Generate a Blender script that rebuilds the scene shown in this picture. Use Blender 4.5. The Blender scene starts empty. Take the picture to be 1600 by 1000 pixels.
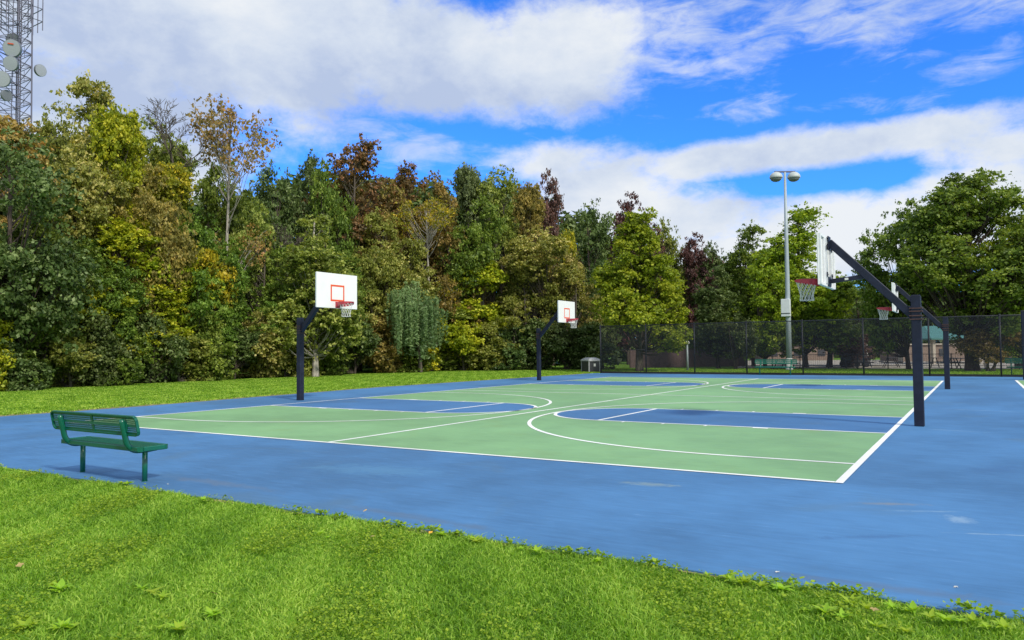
import bpy, math, random
import numpy as np
from mathutils import Vector, Matrix
R = math.radians
ft = .3048
scn = bpy.context.scene
col = scn.collection

# ------------------------------------------------------------------ camera
CX, CY, CZ, YAW, PIT, ROL, FPX = 1.4288, -9.5806, 1.5879, -.5538, .0403, -.009, 1175.9
fw = Vector((math.sin(YAW)*math.cos(PIT), math.cos(YAW)*math.cos(PIT), math.sin(PIT)))
rt = Vector((math.cos(YAW), -math.sin(YAW), 0)); up = rt.cross(fw)
r2 = rt*math.cos(ROL)+up*math.sin(ROL); u2 = up*math.cos(ROL)-rt*math.sin(ROL)
cam = bpy.data.cameras.new('camera'); co = bpy.data.objects.new('camera', cam); col.objects.link(co)
cam.sensor_width = 36; cam.lens = FPX/1600*36; cam.clip_start = .05; cam.clip_end = 5000
co.matrix_world = Matrix.Translation((CX, CY, CZ)) @ Matrix((r2, u2, -fw)).transposed().to_4x4()
scn.camera = co

def spot(u, v, d):
    """world point at horizontal distance d from the viewpoint, seen in the photo at u, v"""
    D = fw + r2*((u-800)/FPX) - u2*((v-500)/FPX)
    t = d/math.hypot(D.x, D.y)
    return Vector((CX, CY, CZ)) + D*t

# ------------------------------------------------------------------ node helpers
def mat(name):
    m = bpy.data.materials.new(name); m.use_nodes = True
    nt = m.node_tree; nt.nodes.clear()
    out = nt.nodes.new('ShaderNodeOutputMaterial')
    return m, nt, out
def N(nt, t, **kw):
    n = nt.nodes.new('ShaderNode'+t)
    for k, v in kw.items():
        if k in n.inputs: 
            n.inputs[k].default_value = v
        else: setattr(n, k, v)
    return n
def L(nt, a, b): nt.links.new(a, b)
def M(nt, op, a, b=None, c=None, clamp=False):
    n = nt.nodes.new('ShaderNodeMath'); n.operation = op; n.use_clamp = clamp
    for i, x in enumerate((a, b, c)):
        if x is None: continue
        if isinstance(x, (int, float)): n.inputs[i].default_value = x
        else: nt.links.new(x, n.inputs[i])
    return n.outputs[0]
def mixc(nt, f, a, b, mode='MIX'):
    n = nt.nodes.new('ShaderNodeMix'); n.data_type = 'RGBA'; n.blend_type = mode
    for s, x in ((n.inputs[0], f), (n.inputs[6], a), (n.inputs[7], b)):
        if isinstance(x, (int, float)): s.default_value = x
        elif isinstance(x, tuple): s.default_value = (*x[:3], 1)
        else: nt.links.new(x, s)
    return n.outputs[2]
def noise(nt, vec, scale, detail=4, rough=.55, dist=0):
    n = nt.nodes.new('ShaderNodeTexNoise'); n.inputs['Scale'].default_value = scale
    n.inputs['Detail'].default_value = detail; n.inputs['Roughness'].default_value = rough
    n.inputs['Distortion'].default_value = dist
    if vec is not None: nt.links.new(vec, n.inputs['Vector'])
    return n.outputs['Fac']
def smooth(nt, x, lo, hi):
    n = nt.nodes.new('ShaderNodeMapRange'); n.interpolation_type = 'SMOOTHSTEP'
    n.inputs['From Min'].default_value = lo; n.inputs['From Max'].default_value = hi
    nt.links.new(x, n.inputs['Value']); return n.outputs[0]
def mapping(nt, vec, scale=(1, 1, 1), rot=(0, 0, 0)):
    n = nt.nodes.new('ShaderNodeMapping'); n.inputs['Scale'].default_value = scale; n.inputs['Rotation'].default_value = rot
    nt.links.new(vec, n.inputs['Vector']); return n.outputs[0]
def objco(nt): return nt.nodes.new('ShaderNodeTexCoord').outputs['Object']
def posco(nt): return nt.nodes.new('ShaderNodeNewGeometry').outputs['Position']
def bump(nt, h, strength=.3, dist=.01):
    n = nt.nodes.new('ShaderNodeBump'); n.inputs['Strength'].default_value = strength; n.inputs['Distance'].default_value = dist
    nt.links.new(h, n.inputs['Height']); return n.outputs[0]

def painted(name, c, rough=.4, metal=0, var=.12, scale=6, spec=.5, bmp=.1):
    m, nt, out = mat(name)
    p = N(nt, 'BsdfPrincipled'); p.inputs['Roughness'].default_value = rough; p.inputs['Metallic'].default_value = metal
    p.inputs['Specular IOR Level'].default_value = spec
    v = objco(nt); n1 = noise(nt, v, scale, 6, .65); n2 = noise(nt, v, scale*9, 3)
    f = M(nt, 'ADD', M(nt, 'MULTIPLY', n1, .7), M(nt, 'MULTIPLY', n2, .3))
    L(nt, mixc(nt, smooth(nt, f, .3, .7), tuple(x*(1-var) for x in c), tuple(min(1, x*(1+var)) for x in c)), p.inputs['Base Color'])
    L(nt, bump(nt, n2, bmp, .004), p.inputs['Normal'])
    L(nt, p.outputs[0], out.inputs[0]); return m

def court_mat(name, c, worn, marks=()):
    m, nt, out = mat(name)
    p = N(nt, 'BsdfPrincipled'); p.inputs['Specular IOR Level'].default_value = .35
    v = posco(nt)
    big = noise(nt, v, .22, 3, .5); mid = noise(nt, v, 1.3, 5, .6); fine = noise(nt, v, 140, 2, .6)
    sv = mapping(nt, v, (1.2, 9, 1), (0, 0, R(18))); streak = noise(nt, sv, 1.6, 6, .7, .4)
    sv2 = mapping(nt, v, (7, 1.3, 1), (0, 0, R(33))); streak2 = noise(nt, sv2, 1.1, 5, .7, .6)
    f = M(nt, 'ADD', M(nt, 'MULTIPLY', big, .5), M(nt, 'ADD', M(nt, 'MULTIPLY', mid, .25), M(nt, 'MULTIPLY', streak, .25)))
    k = .24*worn
    base = mixc(nt, smooth(nt, f, .36, .64), tuple(x*(1-k) for x in c), tuple(x*(1+k) for x in c))
    sv3 = mapping(nt, v, (5, 42, 1), (0, 0, R(24))); st3 = noise(nt, sv3, 1.3, 5, .7, .3)
    base = mixc(nt, M(nt, 'MULTIPLY', smooth(nt, st3, .50, .75), .30*worn), base, tuple(min(1, x*1.3+.03) for x in c))
    base = mixc(nt, M(nt, 'MULTIPLY', smooth(nt, st3, .48, .25), .22*worn), base, tuple(x*.72 for x in c))
    # chalky scuffs and damp-looking dirt
    sc = M(nt, 'MULTIPLY', smooth(nt, streak, .56, .72), smooth(nt, streak2, .5, .72))
    base = mixc(nt, M(nt, 'MULTIPLY', sc, .9*worn), base, tuple(min(1, x*1.25+.09) for x in c))
    dirt = M(nt, 'MULTIPLY', smooth(nt, noise(nt, v, .55, 4, .6, .8), .55, .72), .4*worn)
    base = mixc(nt, dirt, base, (c[0]*.9+.03, c[1]*.8+.015, c[2]*.62))
    for (mx_, my_, ra, rb, rot_, mc_, k_) in marks:
        vv = nt.nodes.new('ShaderNodeMapping'); vv.vector_type = 'TEXTURE'; vv.inputs['Location'].default_value = (mx_, my_, 0); vv.inputs['Rotation'].default_value = (0, 0, R(rot_)); vv.inputs['Scale'].default_value = (ra, rb, 1)
        L(nt, v, vv.inputs['Vector']); ln = nt.nodes.new('ShaderNodeVectorMath'); ln.operation = 'LENGTH'; L(nt, vv.outputs[0], ln.inputs[0])
        q = M(nt, 'ADD', M(nt, 'SUBTRACT', 1.0, ln.outputs['Value']), M(nt, 'MULTIPLY', M(nt, 'SUBTRACT', noise(nt, v, 5/ra**.5, 6, .7, .6), .5), 2.2))
        base = mixc(nt, M(nt, 'MULTIPLY', smooth(nt, q, .1, .9), k_), base, mc_)
    # small pale chips
    vo = nt.nodes.new('ShaderNodeTexVoronoi'); vo.inputs['Scale'].default_value = 1.5; vo.inputs['Randomness'].default_value = 1; L(nt, v, vo.inputs['Vector'])
    chip = M(nt, 'MULTIPLY', M(nt, 'LESS_THAN', M(nt, 'ADD', vo.outputs['Distance'], M(nt, 'MULTIPLY', noise(nt, v, 30, 2), .04)), .032), .4*worn)
    base = mixc(nt, chip, base, (.6, .66, .7))
    base = mixc(nt, .06, base, mixc(nt, 1.0, (1, 1, 1), fine, 'MULTIPLY'), 'OVERLAY')
    L(nt, base, p.inputs['Base Color'])
    L(nt, M(nt, 'ADD', .52, M(nt, 'MULTIPLY', mid, .25)), p.inputs['Roughness'])
    L(nt, bump(nt, fine, .35, .002), p.inputs['Normal'])
    L(nt, p.outputs[0], out.inputs[0]); return m

def leaf_mat(name, a, b, c, trans=.35):
    """three real leaf colours, picked leaf by leaf and clump by clump"""
    m, nt, out = mat(name)
    at = nt.nodes.new('ShaderNodeAttribute'); at.attribute_name = 'tint'
    r = nt.nodes.new('ShaderNodeValToRGB'); cr = r.color_ramp
    cr.elements[0].position = .12; cr.elements[0].color = (*a, 1)
    cr.elements[1].position = .52; cr.elements[1].color = (*b, 1)
    e = cr.elements.new(.86); e.color = (*c, 1)
    L(nt, at.outputs['Fac'], r.inputs[0])
    oi = nt.nodes.new('ShaderNodeObjectInfo')
    hs = nt.nodes.new('ShaderNodeHueSaturation'); L(nt, r.outputs[0], hs.inputs['Color'])
    L(nt, M(nt, 'ADD', .485, M(nt, 'MULTIPLY', oi.outputs['Random'], .03)), hs.inputs['Hue'])
    L(nt, M(nt, 'ADD', .88, M(nt, 'MULTIPLY', oi.outputs['Random'], .24)), hs.inputs['Value'])
    p = N(nt, 'BsdfPrincipled'); p.inputs['Roughness'].default_value = .5; p.inputs['Specular IOR Level'].default_value = .28
    t = nt.nodes.new('ShaderNodeBsdfTranslucent')
    L(nt, hs.outputs[0], p.inputs['Base Color'])
    L(nt, mixc(nt, 1.0, hs.outputs[0], (1.35, 1.3, .5), 'MULTIPLY'), t.inputs['Color'])
    mx = nt.nodes.new('ShaderNodeMixShader'); mx.inputs[0].default_value = trans
    L(nt, p.outputs[0], mx.inputs[1]); L(nt, t.outputs[0], mx.inputs[2]); L(nt, mx.outputs[0], out.inputs[0])
    return m

# ------------------------------------------------------------------ mesh builder
class MB:
    def __init__(s): s.v = []; s.f = []; s.mi = []; s.cur = 0
    def add(s, vs, fs):
        o = len(s.v); s.v += [tuple(x) for x in vs]
        for f in fs: s.f.append([i+o for i in f]); s.mi.append(s.cur)
    def box(s, c, d, rot=None, bev=0):
        hx, hy, hz = d[0]/2, d[1]/2, d[2]/2
        if bev:
            b = min(bev, hx*.9, hy*.9, hz*.9); P = []
            idx = {}
            for sx in (-1, 1):
                for sy in (-1, 1):
                    for sz in (-1, 1):
                        for ax in range(3):
                            p = [sx*(hx-b), sy*(hy-b), sz*(hz-b)]; p[ax] = (sx*hx, sy*hy, sz*hz)[ax]
                            idx[(sx, sy, sz, ax)] = len(P); P.append(p)
            F = []
            for ax in range(3):
                o = [i for i in range(3) if i != ax]
                for sg in (-1, 1):
                    q = []
                    for a, b2 in ((-1, -1), (1, -1), (1, 1), (-1, 1)):
                        k = [0, 0, 0]; k[ax] = sg; k[o[0]] = a; k[o[1]] = b2; q.append(idx[(*k, ax)])
                    F.append(q)
            for ax in range(3):
                o = [i for i in range(3) if i != ax]
                for a in (-1, 1):
                    for b2 in (-1, 1):
                        k0 = [0, 0, 0]; k0[ax] = -1; k0[o[0]] = a; k0[o[1]] = b2; k1 = list(k0); k1[ax] = 1
                        F.append([idx[(*k0, o[0])], idx[(*k1, o[0])], idx[(*k1, o[1])], idx[(*k0, o[1])]])
            for sx in (-1, 1):
                for sy in (-1, 1):
                    for sz in (-1, 1): F.append([idx[(sx, sy, sz, a)] for a in range(3)])
        else:
            P = [(x, y, z) for z in (-hz, hz) for x, y in ((-hx, -hy), (hx, -hy), (hx, hy), (-hx, hy))]
            F = [[3, 2, 1, 0], [4, 5, 6, 7], [0, 1, 5, 4], [1, 2, 6, 5], [2, 3, 7, 6], [3, 0, 4, 7]]
        P = [Vector(p) for p in P]
        if rot is not None: P = [rot @ p for p in P]
        s.add([p+Vector(c) for p in P], F)
    def bar(s, a, b, w, h, upv=(0, 0, 1), bev=0):
        a, b = Vector(a), Vector(b); x = (b-a).normalized(); y = Vector(upv).cross(x)
        if y.length < 1e-4: y = Vector((1, 0, 0))
        y.normalize(); z = x.cross(y)
        s.box((a+b)/2, ((b-a).length, w, h), Matrix((x, y, z)).transposed(), bev)
    def tube(s, pts, rad, n=8, cap=True, closed=False):
        pts = [Vector(p) for p in pts]; m = len(pts)
        if isinstance(rad, (int, float)): rad = [rad]*m
        prev = None; V = []
        for i, p in enumerate(pts):
            if closed: t = pts[(i+1) % m]-pts[i-1]
            else: t = pts[min(i+1, m-1)]-pts[max(i-1, 0)]
            t.normalize()
            if prev is None:
                prev = t.orthogonal().normalized()
                if abs(t.z) < .9: prev = Vector((0, 0, 1)).cross(t).normalized()
            x = (prev - t*prev.dot(t)).normalized(); prev = x; y = t.cross(x)
            for k in range(n):
                a = 2*math.pi*k/n; V.append(p+(x*math.cos(a)+y*math.sin(a))*rad[i])
        F = []
        for i in range(m if closed else m-1):
            j = (i+1) % m
            for k in range(n):
                l = (k+1) % n; F.append([i*n+k, i*n+l, j*n+l, j*n+k])
        if cap and not closed: F.append(list(range(n))[::-1]); F.append([(m-1)*n+k for k in range(n)])
        s.add(V, F)
    def lathe(s, prof, c=(0, 0, 0), n=24, rot=None):
        V = []; c = Vector(c)
        for r, z in prof:
            for k in range(n):
                a = 2*math.pi*k/n; p = Vector((r*math.cos(a), r*math.sin(a), z))
                V.append((rot @ p if rot is not None else p)+c)
        F = []
        for i in range(len(prof)-1):
            for k in range(n):
                l = (k+1) % n; F.append([i*n+k, i*n+l, (i+1)*n+l, (i+1)*n+k])
        F.append(list(range(n))[::-1]); F.append([(len(prof)-1)*n+k for k in range(n)])
        s.add(V, F)
    def mesh(s, name, mats, smooth_=False):
        me = bpy.data.meshes.new(name); me.from_pydata(s.v, [], s.f)
        for m in (mats if isinstance(mats, (list, tuple)) else [mats]): me.materials.append(m)
        me.polygons.foreach_set('material_index', s.mi)
        if smooth_: me.polygons.foreach_set('use_smooth', [True]*len(me.polygons))
        me.update(); return me
    def build(s, name, mats, parent=None, smooth_=False):
        return link(name, s.mesh(name, mats, smooth_), parent)

def link(name, me, parent=None):
    o = bpy.data.objects.new(name, me); col.objects.link(o)
    if parent is not None: o.parent = parent
    return o
def tag(o, label=None, cat=None, group=None, kind=None):
    for k, v in (('label', label), ('category', cat), ('group', group), ('kind', kind)):
        if v: o[k] = v
    return o
def thing(name, label, cat, loc, rz=0, group=None):
    o = bpy.data.objects.new(name, None); col.objects.link(o); o.empty_display_size = .2
    o.location = loc; o.rotation_euler = (0, 0, rz); return tag(o, label, cat, group)
def copy_tree(o, parent=None):
    c = o.copy(); col.objects.link(c); c.parent = parent
    for ch in list(o.children): copy_tree(ch, c)
    return c

# ------------------------------------------------------------------ world
SUN = Vector((.93, -.37, 0)).normalized(); ELEV = R(42)
w = bpy.data.worlds.new('World'); scn.world = w; w.use_nodes = True
nt = w.node_tree; nt.nodes.clear()
wo = nt.nodes.new('ShaderNodeOutputWorld'); bg = nt.nodes.new('ShaderNodeBackground'); bg.inputs['Strength'].default_value = .15
sky = nt.nodes.new('ShaderNodeTexSky'); sky.sky_type = 'NISHITA'; sky.sun_disc = False
sky.sun_elevation = ELEV; sky.sun_rotation = math.atan2(SUN.x, SUN.y); sky.ozone_density = 3.0; sky.air_density = 1.0; sky.dust_density = .3
D = nt.nodes.new('ShaderNodeTexCoord').outputs['Generated']
sp = nt.nodes.new('ShaderNodeSeparateXYZ'); L(nt, D, sp.inputs[0])
az = M(nt, 'MULTIPLY', M(nt, 'ARCTAN2', sp.outputs[0], sp.outputs[1]), 180/math.pi)
el = M(nt, 'MULTIPLY', M(nt, 'ARCSINE', sp.outputs[2]), 180/math.pi)
# cloud layer coordinates: direction projected on a high plane, so that clouds flatten towards the horizon
zz = M(nt, 'ADD', M(nt, 'MAXIMUM', sp.outputs[2], 0), .16)
cb = nt.nodes.new('ShaderNodeCombineXYZ'); L(nt, M(nt, 'DIVIDE', sp.outputs[0], zz), cb.inputs[0]); L(nt, M(nt, 'DIVIDE', sp.outputs[1], zz), cb.inputs[1])
P = cb.outputs[0]
ca = nt.nodes.new('ShaderNodeCombineXYZ'); L(nt, az, ca.inputs[0]); L(nt, M(nt, 'MULTIPLY', el, 1.55), ca.inputs[1])
A = ca.outputs[0]
n_big = noise(nt, A, .09, 10, .58, .15); n_fine = noise(nt, A, .30, 10, .66, .15); n_pl = noise(nt, P, 1.3, 6, .6, .5)
BLOBS = [(-53.7, 22.3, 19.4, 6.6, 0, 1.00), (-27.6, 21.4, 6.7, 4.5, 3, 1.00), (-38.9, 21.4, 13.2, 4.3, -4, 1.00), (-59.7, 15.4, 9.7, 6.7, 0, 0.95), (-6.9, 22.2, 16.9, 2.7, -3, 0.58), (-18.9, 23.0, 10.3, 4.1, 0, 0.58), (-16.6, 21.4, 9.6, 2.8, 0, 0.50), (-0.5, 18.2, 4.8, 1.5, 4, 0.42), (-3.5, 15.9, 3.8, 0.9, 0, 0.33), (-43.3, 15.7, 9.8, 2.0, -8, 0.56), (-33.6, 14.6, 8.6, 1.3, -4, 0.55), (-13.9, 17.0, 3.4, 1.0, 0, 0.50), (-16.1, 19.4, 3.0, 1.2, 15, 0.42), (-8.3, 16.6, 4.1, 0.7, 0, 0.40), (-11.4, 13.8, 18.7, 1.6, 2, 0.85), (-26.7, 14.2, 7.5, 1.8, 0, 0.62), (0.8, 12.5, 4.6, 1.7, 0, 0.75), (-23.8, 11.8, 6.9, 2.6, 0, 0.80), (-19.1, 9.7, 11.7, 2.6, 0, 0.85), (-9.8, 8.3, 6.0, 3.0, 0, 1.00), (-12.8, 6.6, 18.9, 2.3, 0, 0.90), (-4.5, 9.2, 4.7, 1.9, 8, 0.80), (0.7, 8.7, 5.8, 4.0, 0, 0.90), (-8.9, 11.5, 6.9, 0.6, 2, -0.35), (-36.5, 16.4, 13.8, 0.6, -3, -0.10),]
cov = None; veil = None
for (a0, e0, sa, se, tl, wt) in BLOBS:
    da = M(nt, 'SUBTRACT', az, a0); de = M(nt, 'SUBTRACT', el, e0)
    c_, s_ = math.cos(R(tl)), math.sin(R(tl))
    x = M(nt, 'DIVIDE', M(nt, 'ADD', M(nt, 'MULTIPLY', da, c_), M(nt, 'MULTIPLY', de, s_)), sa)
    y = M(nt, 'DIVIDE', M(nt, 'SUBTRACT', M(nt, 'MULTIPLY', de, c_), M(nt, 'MULTIPLY', da, s_)), se)
    q = M(nt, 'ADD', M(nt, 'POWER', M(nt, 'ABSOLUTE', x), 3), M(nt, 'POWER', M(nt, 'ABSOLUTE', y), 3))
    g = M(nt, 'MULTIPLY', M(nt, 'EXPONENT', M(nt, 'MULTIPLY', q, -1)), wt)
    if 0 < wt < .6: veil = g if veil is None else M(nt, 'MAXIMUM', veil, g); continue
    cov = g if cov is None else (M(nt, 'MAXIMUM', cov, g) if wt > 0 else M(nt, 'ADD', cov, g))
# unseen sky behind and overhead: cloud added thick, as white fill light
behind = smooth(nt, M(nt, 'ABSOLUTE', M(nt, 'SUBTRACT', az, -31.7)), 42, 60)
high = smooth(nt, el, 30, 42)
oth = M(nt, 'MULTIPLY', M(nt, 'MAXIMUM', behind, high), .8)
cov = M(nt, 'MAXIMUM', cov, oth)
dens = M(nt, 'ADD', cov, M(nt, 'ADD', M(nt, 'MULTIPLY', M(nt, 'SUBTRACT', n_big, .5), 1.25), M(nt, 'MULTIPLY', M(nt, 'SUBTRACT', n_fine, .5), .85)))
wisp = noise(nt, mapping(nt, A, (1, 2.2, 1), (0, 0, R(-14))), .22, 9, .62, .5)
vd = M(nt, 'ADD', M(nt, 'MULTIPLY', veil, 1.7), M(nt, 'ADD', M(nt, 'MULTIPLY', M(nt, 'SUBTRACT', wisp, .5), 2.6), M(nt, 'MULTIPLY', M(nt, 'SUBTRACT', n_fine, .5), .8)))
mask = M(nt, 'MAXIMUM', smooth(nt, dens, .22, .78), M(nt, 'MULTIPLY', smooth(nt, vd, .35, 1.5), .72))
# cloud tone: bright billows, blue-grey undersides
ton = M(nt, 'ADD', M(nt, 'MULTIPLY', noise(nt, A, .085, 8, .55, .2), .78), M(nt, 'MULTIPLY', noise(nt, A, .28, 8, .62), .30))
ton = M(nt, 'ADD', ton, M(nt, 'MULTIPLY', smooth(nt, dens, .3, 1.1), -.08))
for (a0, e0, sa, se, _t, wt) in [(-27.1, 22.3, 6.4, 3.4, 0, 0.20), (-47.5, 22.2, 7.3, 2.5, 0, 0.10), (-9.1, 8.4, 4.2, 2.2, 0, 0.24), (-2.9, 9.4, 2.6, 1.7, 0, 0.20), (-21.4, 12.2, 4.7, 1.9, 0, 0.12), (-39.4, 18.3, 12.4, 2.0, 0, -0.16), (-55.7, 15.9, 10.6, 2.1, 0, -0.12), (-26.7, 12.8, 3.4, 1.4, 0, -0.18), (-13.6, 11.2, 2.7, 0.9, 0, -0.10), (-57.0, 21.0, 10.5, 1.6, 0, -0.06), (-25.2, 18.0, 4.4, 1.1, 0, -0.12),]:
    x = M(nt, 'DIVIDE', M(nt, 'SUBTRACT', az, a0), sa); y = M(nt, 'DIVIDE', M(nt, 'SUBTRACT', el, e0), se)
    ton = M(nt, 'ADD', ton, M(nt, 'MULTIPLY', M(nt, 'EXPONENT', M(nt, 'MULTIPLY', M(nt, 'ADD', M(nt, 'MULTIPLY', x, x), M(nt, 'MULTIPLY', y, y)), -1)), wt))
glow = smooth(nt, M(nt, 'SUBTRACT', 22, el), 4, 16)
ton = M(nt, 'ADD', ton, M(nt, 'MULTIPLY', glow, .10))
cc = nt.nodes.new('ShaderNodeValToRGB'); cr = cc.color_ramp
cr.elements[0].position = .36; cr.elements[0].color = (.50, .60, .82, 1)
cr.elements[1].position = .68; cr.elements[1].color = (.88, .92, .97, 1)
e = cr.elements.new(.52); e.color = (.70, .78, .91, 1)
L(nt, ton, cc.inputs[0])
blue = mixc(nt, 1.0, sky.outputs[0], (.25, .80, 1.75), 'MULTIPLY')
cl = mixc(nt, 1.0, cc.outputs[0], (6.4, 6.4, 6.4), 'MULTIPLY')
for nd in nt.nodes:
    if nd.bl_idname == 'ShaderNodeMix': nd.clamp_result = False
L(nt, mixc(nt, mask, blue, cl), bg.inputs[0]); L(nt, bg.outputs[0], wo.inputs[0])

sl = bpy.data.lights.new('sun', 'SUN'); so = bpy.data.objects.new('sun', sl); col.objects.link(so)
sl.energy = 3.6; sl.angle = R(7.0); sl.color = (1, .94, .82)
so.rotation_euler = (Vector((SUN.x*math.cos(ELEV), SUN.y*math.cos(ELEV), math.sin(ELEV)))).to_track_quat('Z', 'Y').to_euler()
scn.view_settings.view_transform = 'Standard'; scn.view_settings.look = 'None'; scn.view_settings.exposure = 0; scn.view_settings.gamma = 1
scn.view_settings.use_curve_mapping = False
scn.cycles.max_bounces = 6; scn.cycles.diffuse_bounces = 3; scn.cycles.glossy_bounces = 2; scn.cycles.transmission_bounces = 3; scn.cycles.transparent_max_bounces = 8

# ------------------------------------------------------------------ materials
MK = [(1.24, -1.5, .17, .26, 20, (.22, .35, .50), .85), (.95, -1.25, .45, .05, 25, (.20, .33, .48), .7), (.66, -1.02, .42, .09, 22, (.20, .23, .26), .7), (-1.9, -1.15, .45, .16, 10, (.22, .30, .30), .75), (1.75, -1.9, .9, .03, 20, (.30, .42, .52), .6),
      (-6.5, -3.6, 1.6, .18, 0, (.12, .17, .24), .55), (-3.2, -3.9, 1.5, .16, -4, (.10, .16, .24), .6), (.8, -4.0, 1.4, .13, 2, (.10, .16, .25), .6), (1.35, 12.4, 1.3, .05, -15, (.24, .36, .50), .8), (1.0, 6.95, .7, .035, -10, (.26, .38, .50), .8), (1.6, 2.0, 1.0, .35, 60, (.05, .135, .28), .6), (1.3, 16, .9, 2.5, 0, (.055, .15, .30), .6), (-5.5, -1.9, 1.5, .6, 10, (.10, .26, .43), .5), (.6, -2.6, .9, .10, 35, (.05, .135, .29), .6)]  # wide blue patches paint in sky sheen and cloud shade; the rest are stains
BLUE = court_mat('blue_court_paint', (.064, .182, .362), 1.0, MK)
KEYB = court_mat('deep_blue_key_paint', (.056, .160, .335), .8)
GREEN = court_mat('green_court_paint', (.198, .375, .170), .7)
WHITE = court_mat('white_line_paint', (.82, .83, .80), .7)
m, nt, out = mat('lawn'); LAWN = m
p = N(nt, 'BsdfPrincipled'); p.inputs['Roughness'].default_value = .9; p.inputs['Specular IOR Level'].default_value = .1
v = posco(nt); a1 = noise(nt, v, .35, 4, .6); a2 = noise(nt, v, 5, 5, .7); a3 = noise(nt, mapping(nt, v, (1, 1, 1)), 38, 4, .7)
f = M(nt, 'ADD', M(nt, 'MULTIPLY', a1, .35), M(nt, 'ADD', M(nt, 'MULTIPLY', a2, .3), M(nt, 'MULTIPLY', a3, .35)))
c1 = mixc(nt, smooth(nt, f, .38, .62), (.075, .155, .018), (.20, .36, .045))
c1 = mixc(nt, M(nt, 'MULTIPLY', smooth(nt, noise(nt, v, .8, 5, .65, .5), .58, .75), .45), c1, (.30, .30, .085))
L(nt, c1, p.inputs['Base Color']); L(nt, bump(nt, a3, .9, .05), p.inputs['Normal']); L(nt, p.outputs[0], out.inputs[0])
m, nt, out = mat('soil'); SOIL = m
p = N(nt, 'BsdfPrincipled'); p.inputs['Roughness'].default_value = .95
v = posco(nt); f = noise(nt, v, 7, 6, .7); c1 = mixc(nt, smooth(nt, f, .35, .65), (.10, .085, .035), (.36, .28, .14))
c1 = mixc(nt, smooth(nt, noise(nt, v, 2.2, 5, .7), .45, .62), c1, (.11, .16, .03))
L(nt, c1, p.inputs['Base Color']); L(nt, bump(nt, f, .8, .03), p.inputs['Normal']); L(nt, p.outputs[0], out.inputs[0])
ASPH = painted('pale_path', (.40, .36, .30), .9, var=.15, scale=1.5, spec=.2)
NAVY = painted('navy_enamel', (.012, .016, .034), .5, var=.35, scale=5, spec=.3)
RUST = painted('rusty_strap', (.075, .035, .030), .6, var=.5, scale=20)
BOARDW = painted('white_enamel', (.80, .81, .80), .35, var=.03, scale=4, bmp=.02)
BOARDB = painted('white_board_back', (.74, .75, .77), .5, var=.12, scale=6)
ORANGE = painted('orange_paint', (.75, .09, .02), .45, var=.06)
RIMRED = painted('red_rim_paint', (.42, .035, .055), .45, var=.25, scale=14)
BLACK = painted('black_plastic', (.015, .015, .018), .45)
NET = painted('white_nylon', (.66, .66, .63), .8, var=.1)
BGREEN = painted('green_bench_coating', (.003, .112, .072), .30, var=.12, scale=5, spec=.6)
TEAL = painted('teal_green_coating', (.003, .125, .075), .35, var=.1)
STEEL = painted('galvanised_steel', (.40, .43, .47), .45, .4, var=.12, scale=3)
POLEG = painted('pole_grey_paint', (.36, .42, .46), .45, var=.08, scale=3)
LAMPG = painted('lamp_housing', (.46, .50, .49), .4, var=.08)
LENS = painted('lamp_lens', (.20, .22, .22), .2)
BOXG = painted('cabinet_grey', (.66, .70, .72), .5, var=.06)
BINB = painted('bin_dark_panel', (.05, .052, .06), .55, var=.2)
BINL = painted('bin_grey_lid', (.40, .41, .42), .5, var=.25, scale=9)
TOWER = painted('tower_steel', (.11, .11, .16), .5, .2, var=.1, scale=.5)
DISH = painted('dish_white', (.34, .37, .43), .5, var=.04, scale=.6)
DISHD = painted('dish_dark', (.16, .18, .21), .5, var=.1, scale=.6)
FENCEP = painted('black_fence_steel', (.016, .018, .024), .5)
WOODF = painted('weathered_boards', (.16, .105, .10), .85, var=.25, scale=3)
BRICK = painted('terracotta_brick', (.26, .19, .15), .85, var=.15, scale=4)
ROOFG = painted('green_metal_roof', (.07, .21, .18), .45, var=.12, scale=3)
CREAM = painted('cream_column', (.50, .44, .36), .7)
PALEW = painted('pale_cloth', (.7, .7, .66), .8)
STAIN = painted('pale_scuff', (.22, .40, .60), .8, var=.2, scale=20)

def bark(name, a, b):
    m, nt, out = mat(name); p = N(nt, 'BsdfPrincipled'); p.inputs['Roughness'].default_value = .9; p.inputs['Specular IOR Level'].default_value = .2
    v = mapping(nt, objco(nt), (6, 6, 1.2)); f = noise(nt, v, 2.5, 6, .7)
    L(nt, mixc(nt, smooth(nt, f, .35, .65), a, b), p.inputs['Base Color']); L(nt, bump(nt, f, .8, .03), p.inputs['Normal'])
    L(nt, p.outputs[0], out.inputs[0]); return m
BARKD = bark('dark_bark', (.045, .035, .030), (.12, .095, .08)); BARKP = bark('pale_bark', (.22, .20, .17), (.48, .44, .38))
BARKM = bark('brown_bark', (.065, .054, .042), (.15, .13, .105))

# ------------------------------------------------------------------ the ground and the courts
def sheet(name, pts, z, m, kind='structure'):
    b = MB(); b.add([(x, y, z) for x, y in pts], [list(range(len(pts)))]); o = b.build(name, m); tag(o, kind=kind); return o
g = MB(); n = 40
xs = [-900, -300, -120, -60, -40, -30, -24, -20, -15, -10, -5, 0, 5, 10, 20, 40, 100, 300, 900]
g.add([(x, y, -.022) for y in xs for x in xs], [[j*len(xs)+i, j*len(xs)+i+1, (j+1)*len(xs)+i+1, (j+1)*len(xs)+i] for j in range(len(xs)-1) for i in range(len(xs)-1)])
tag(g.build('ground', LAWN), kind='structure')
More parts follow.
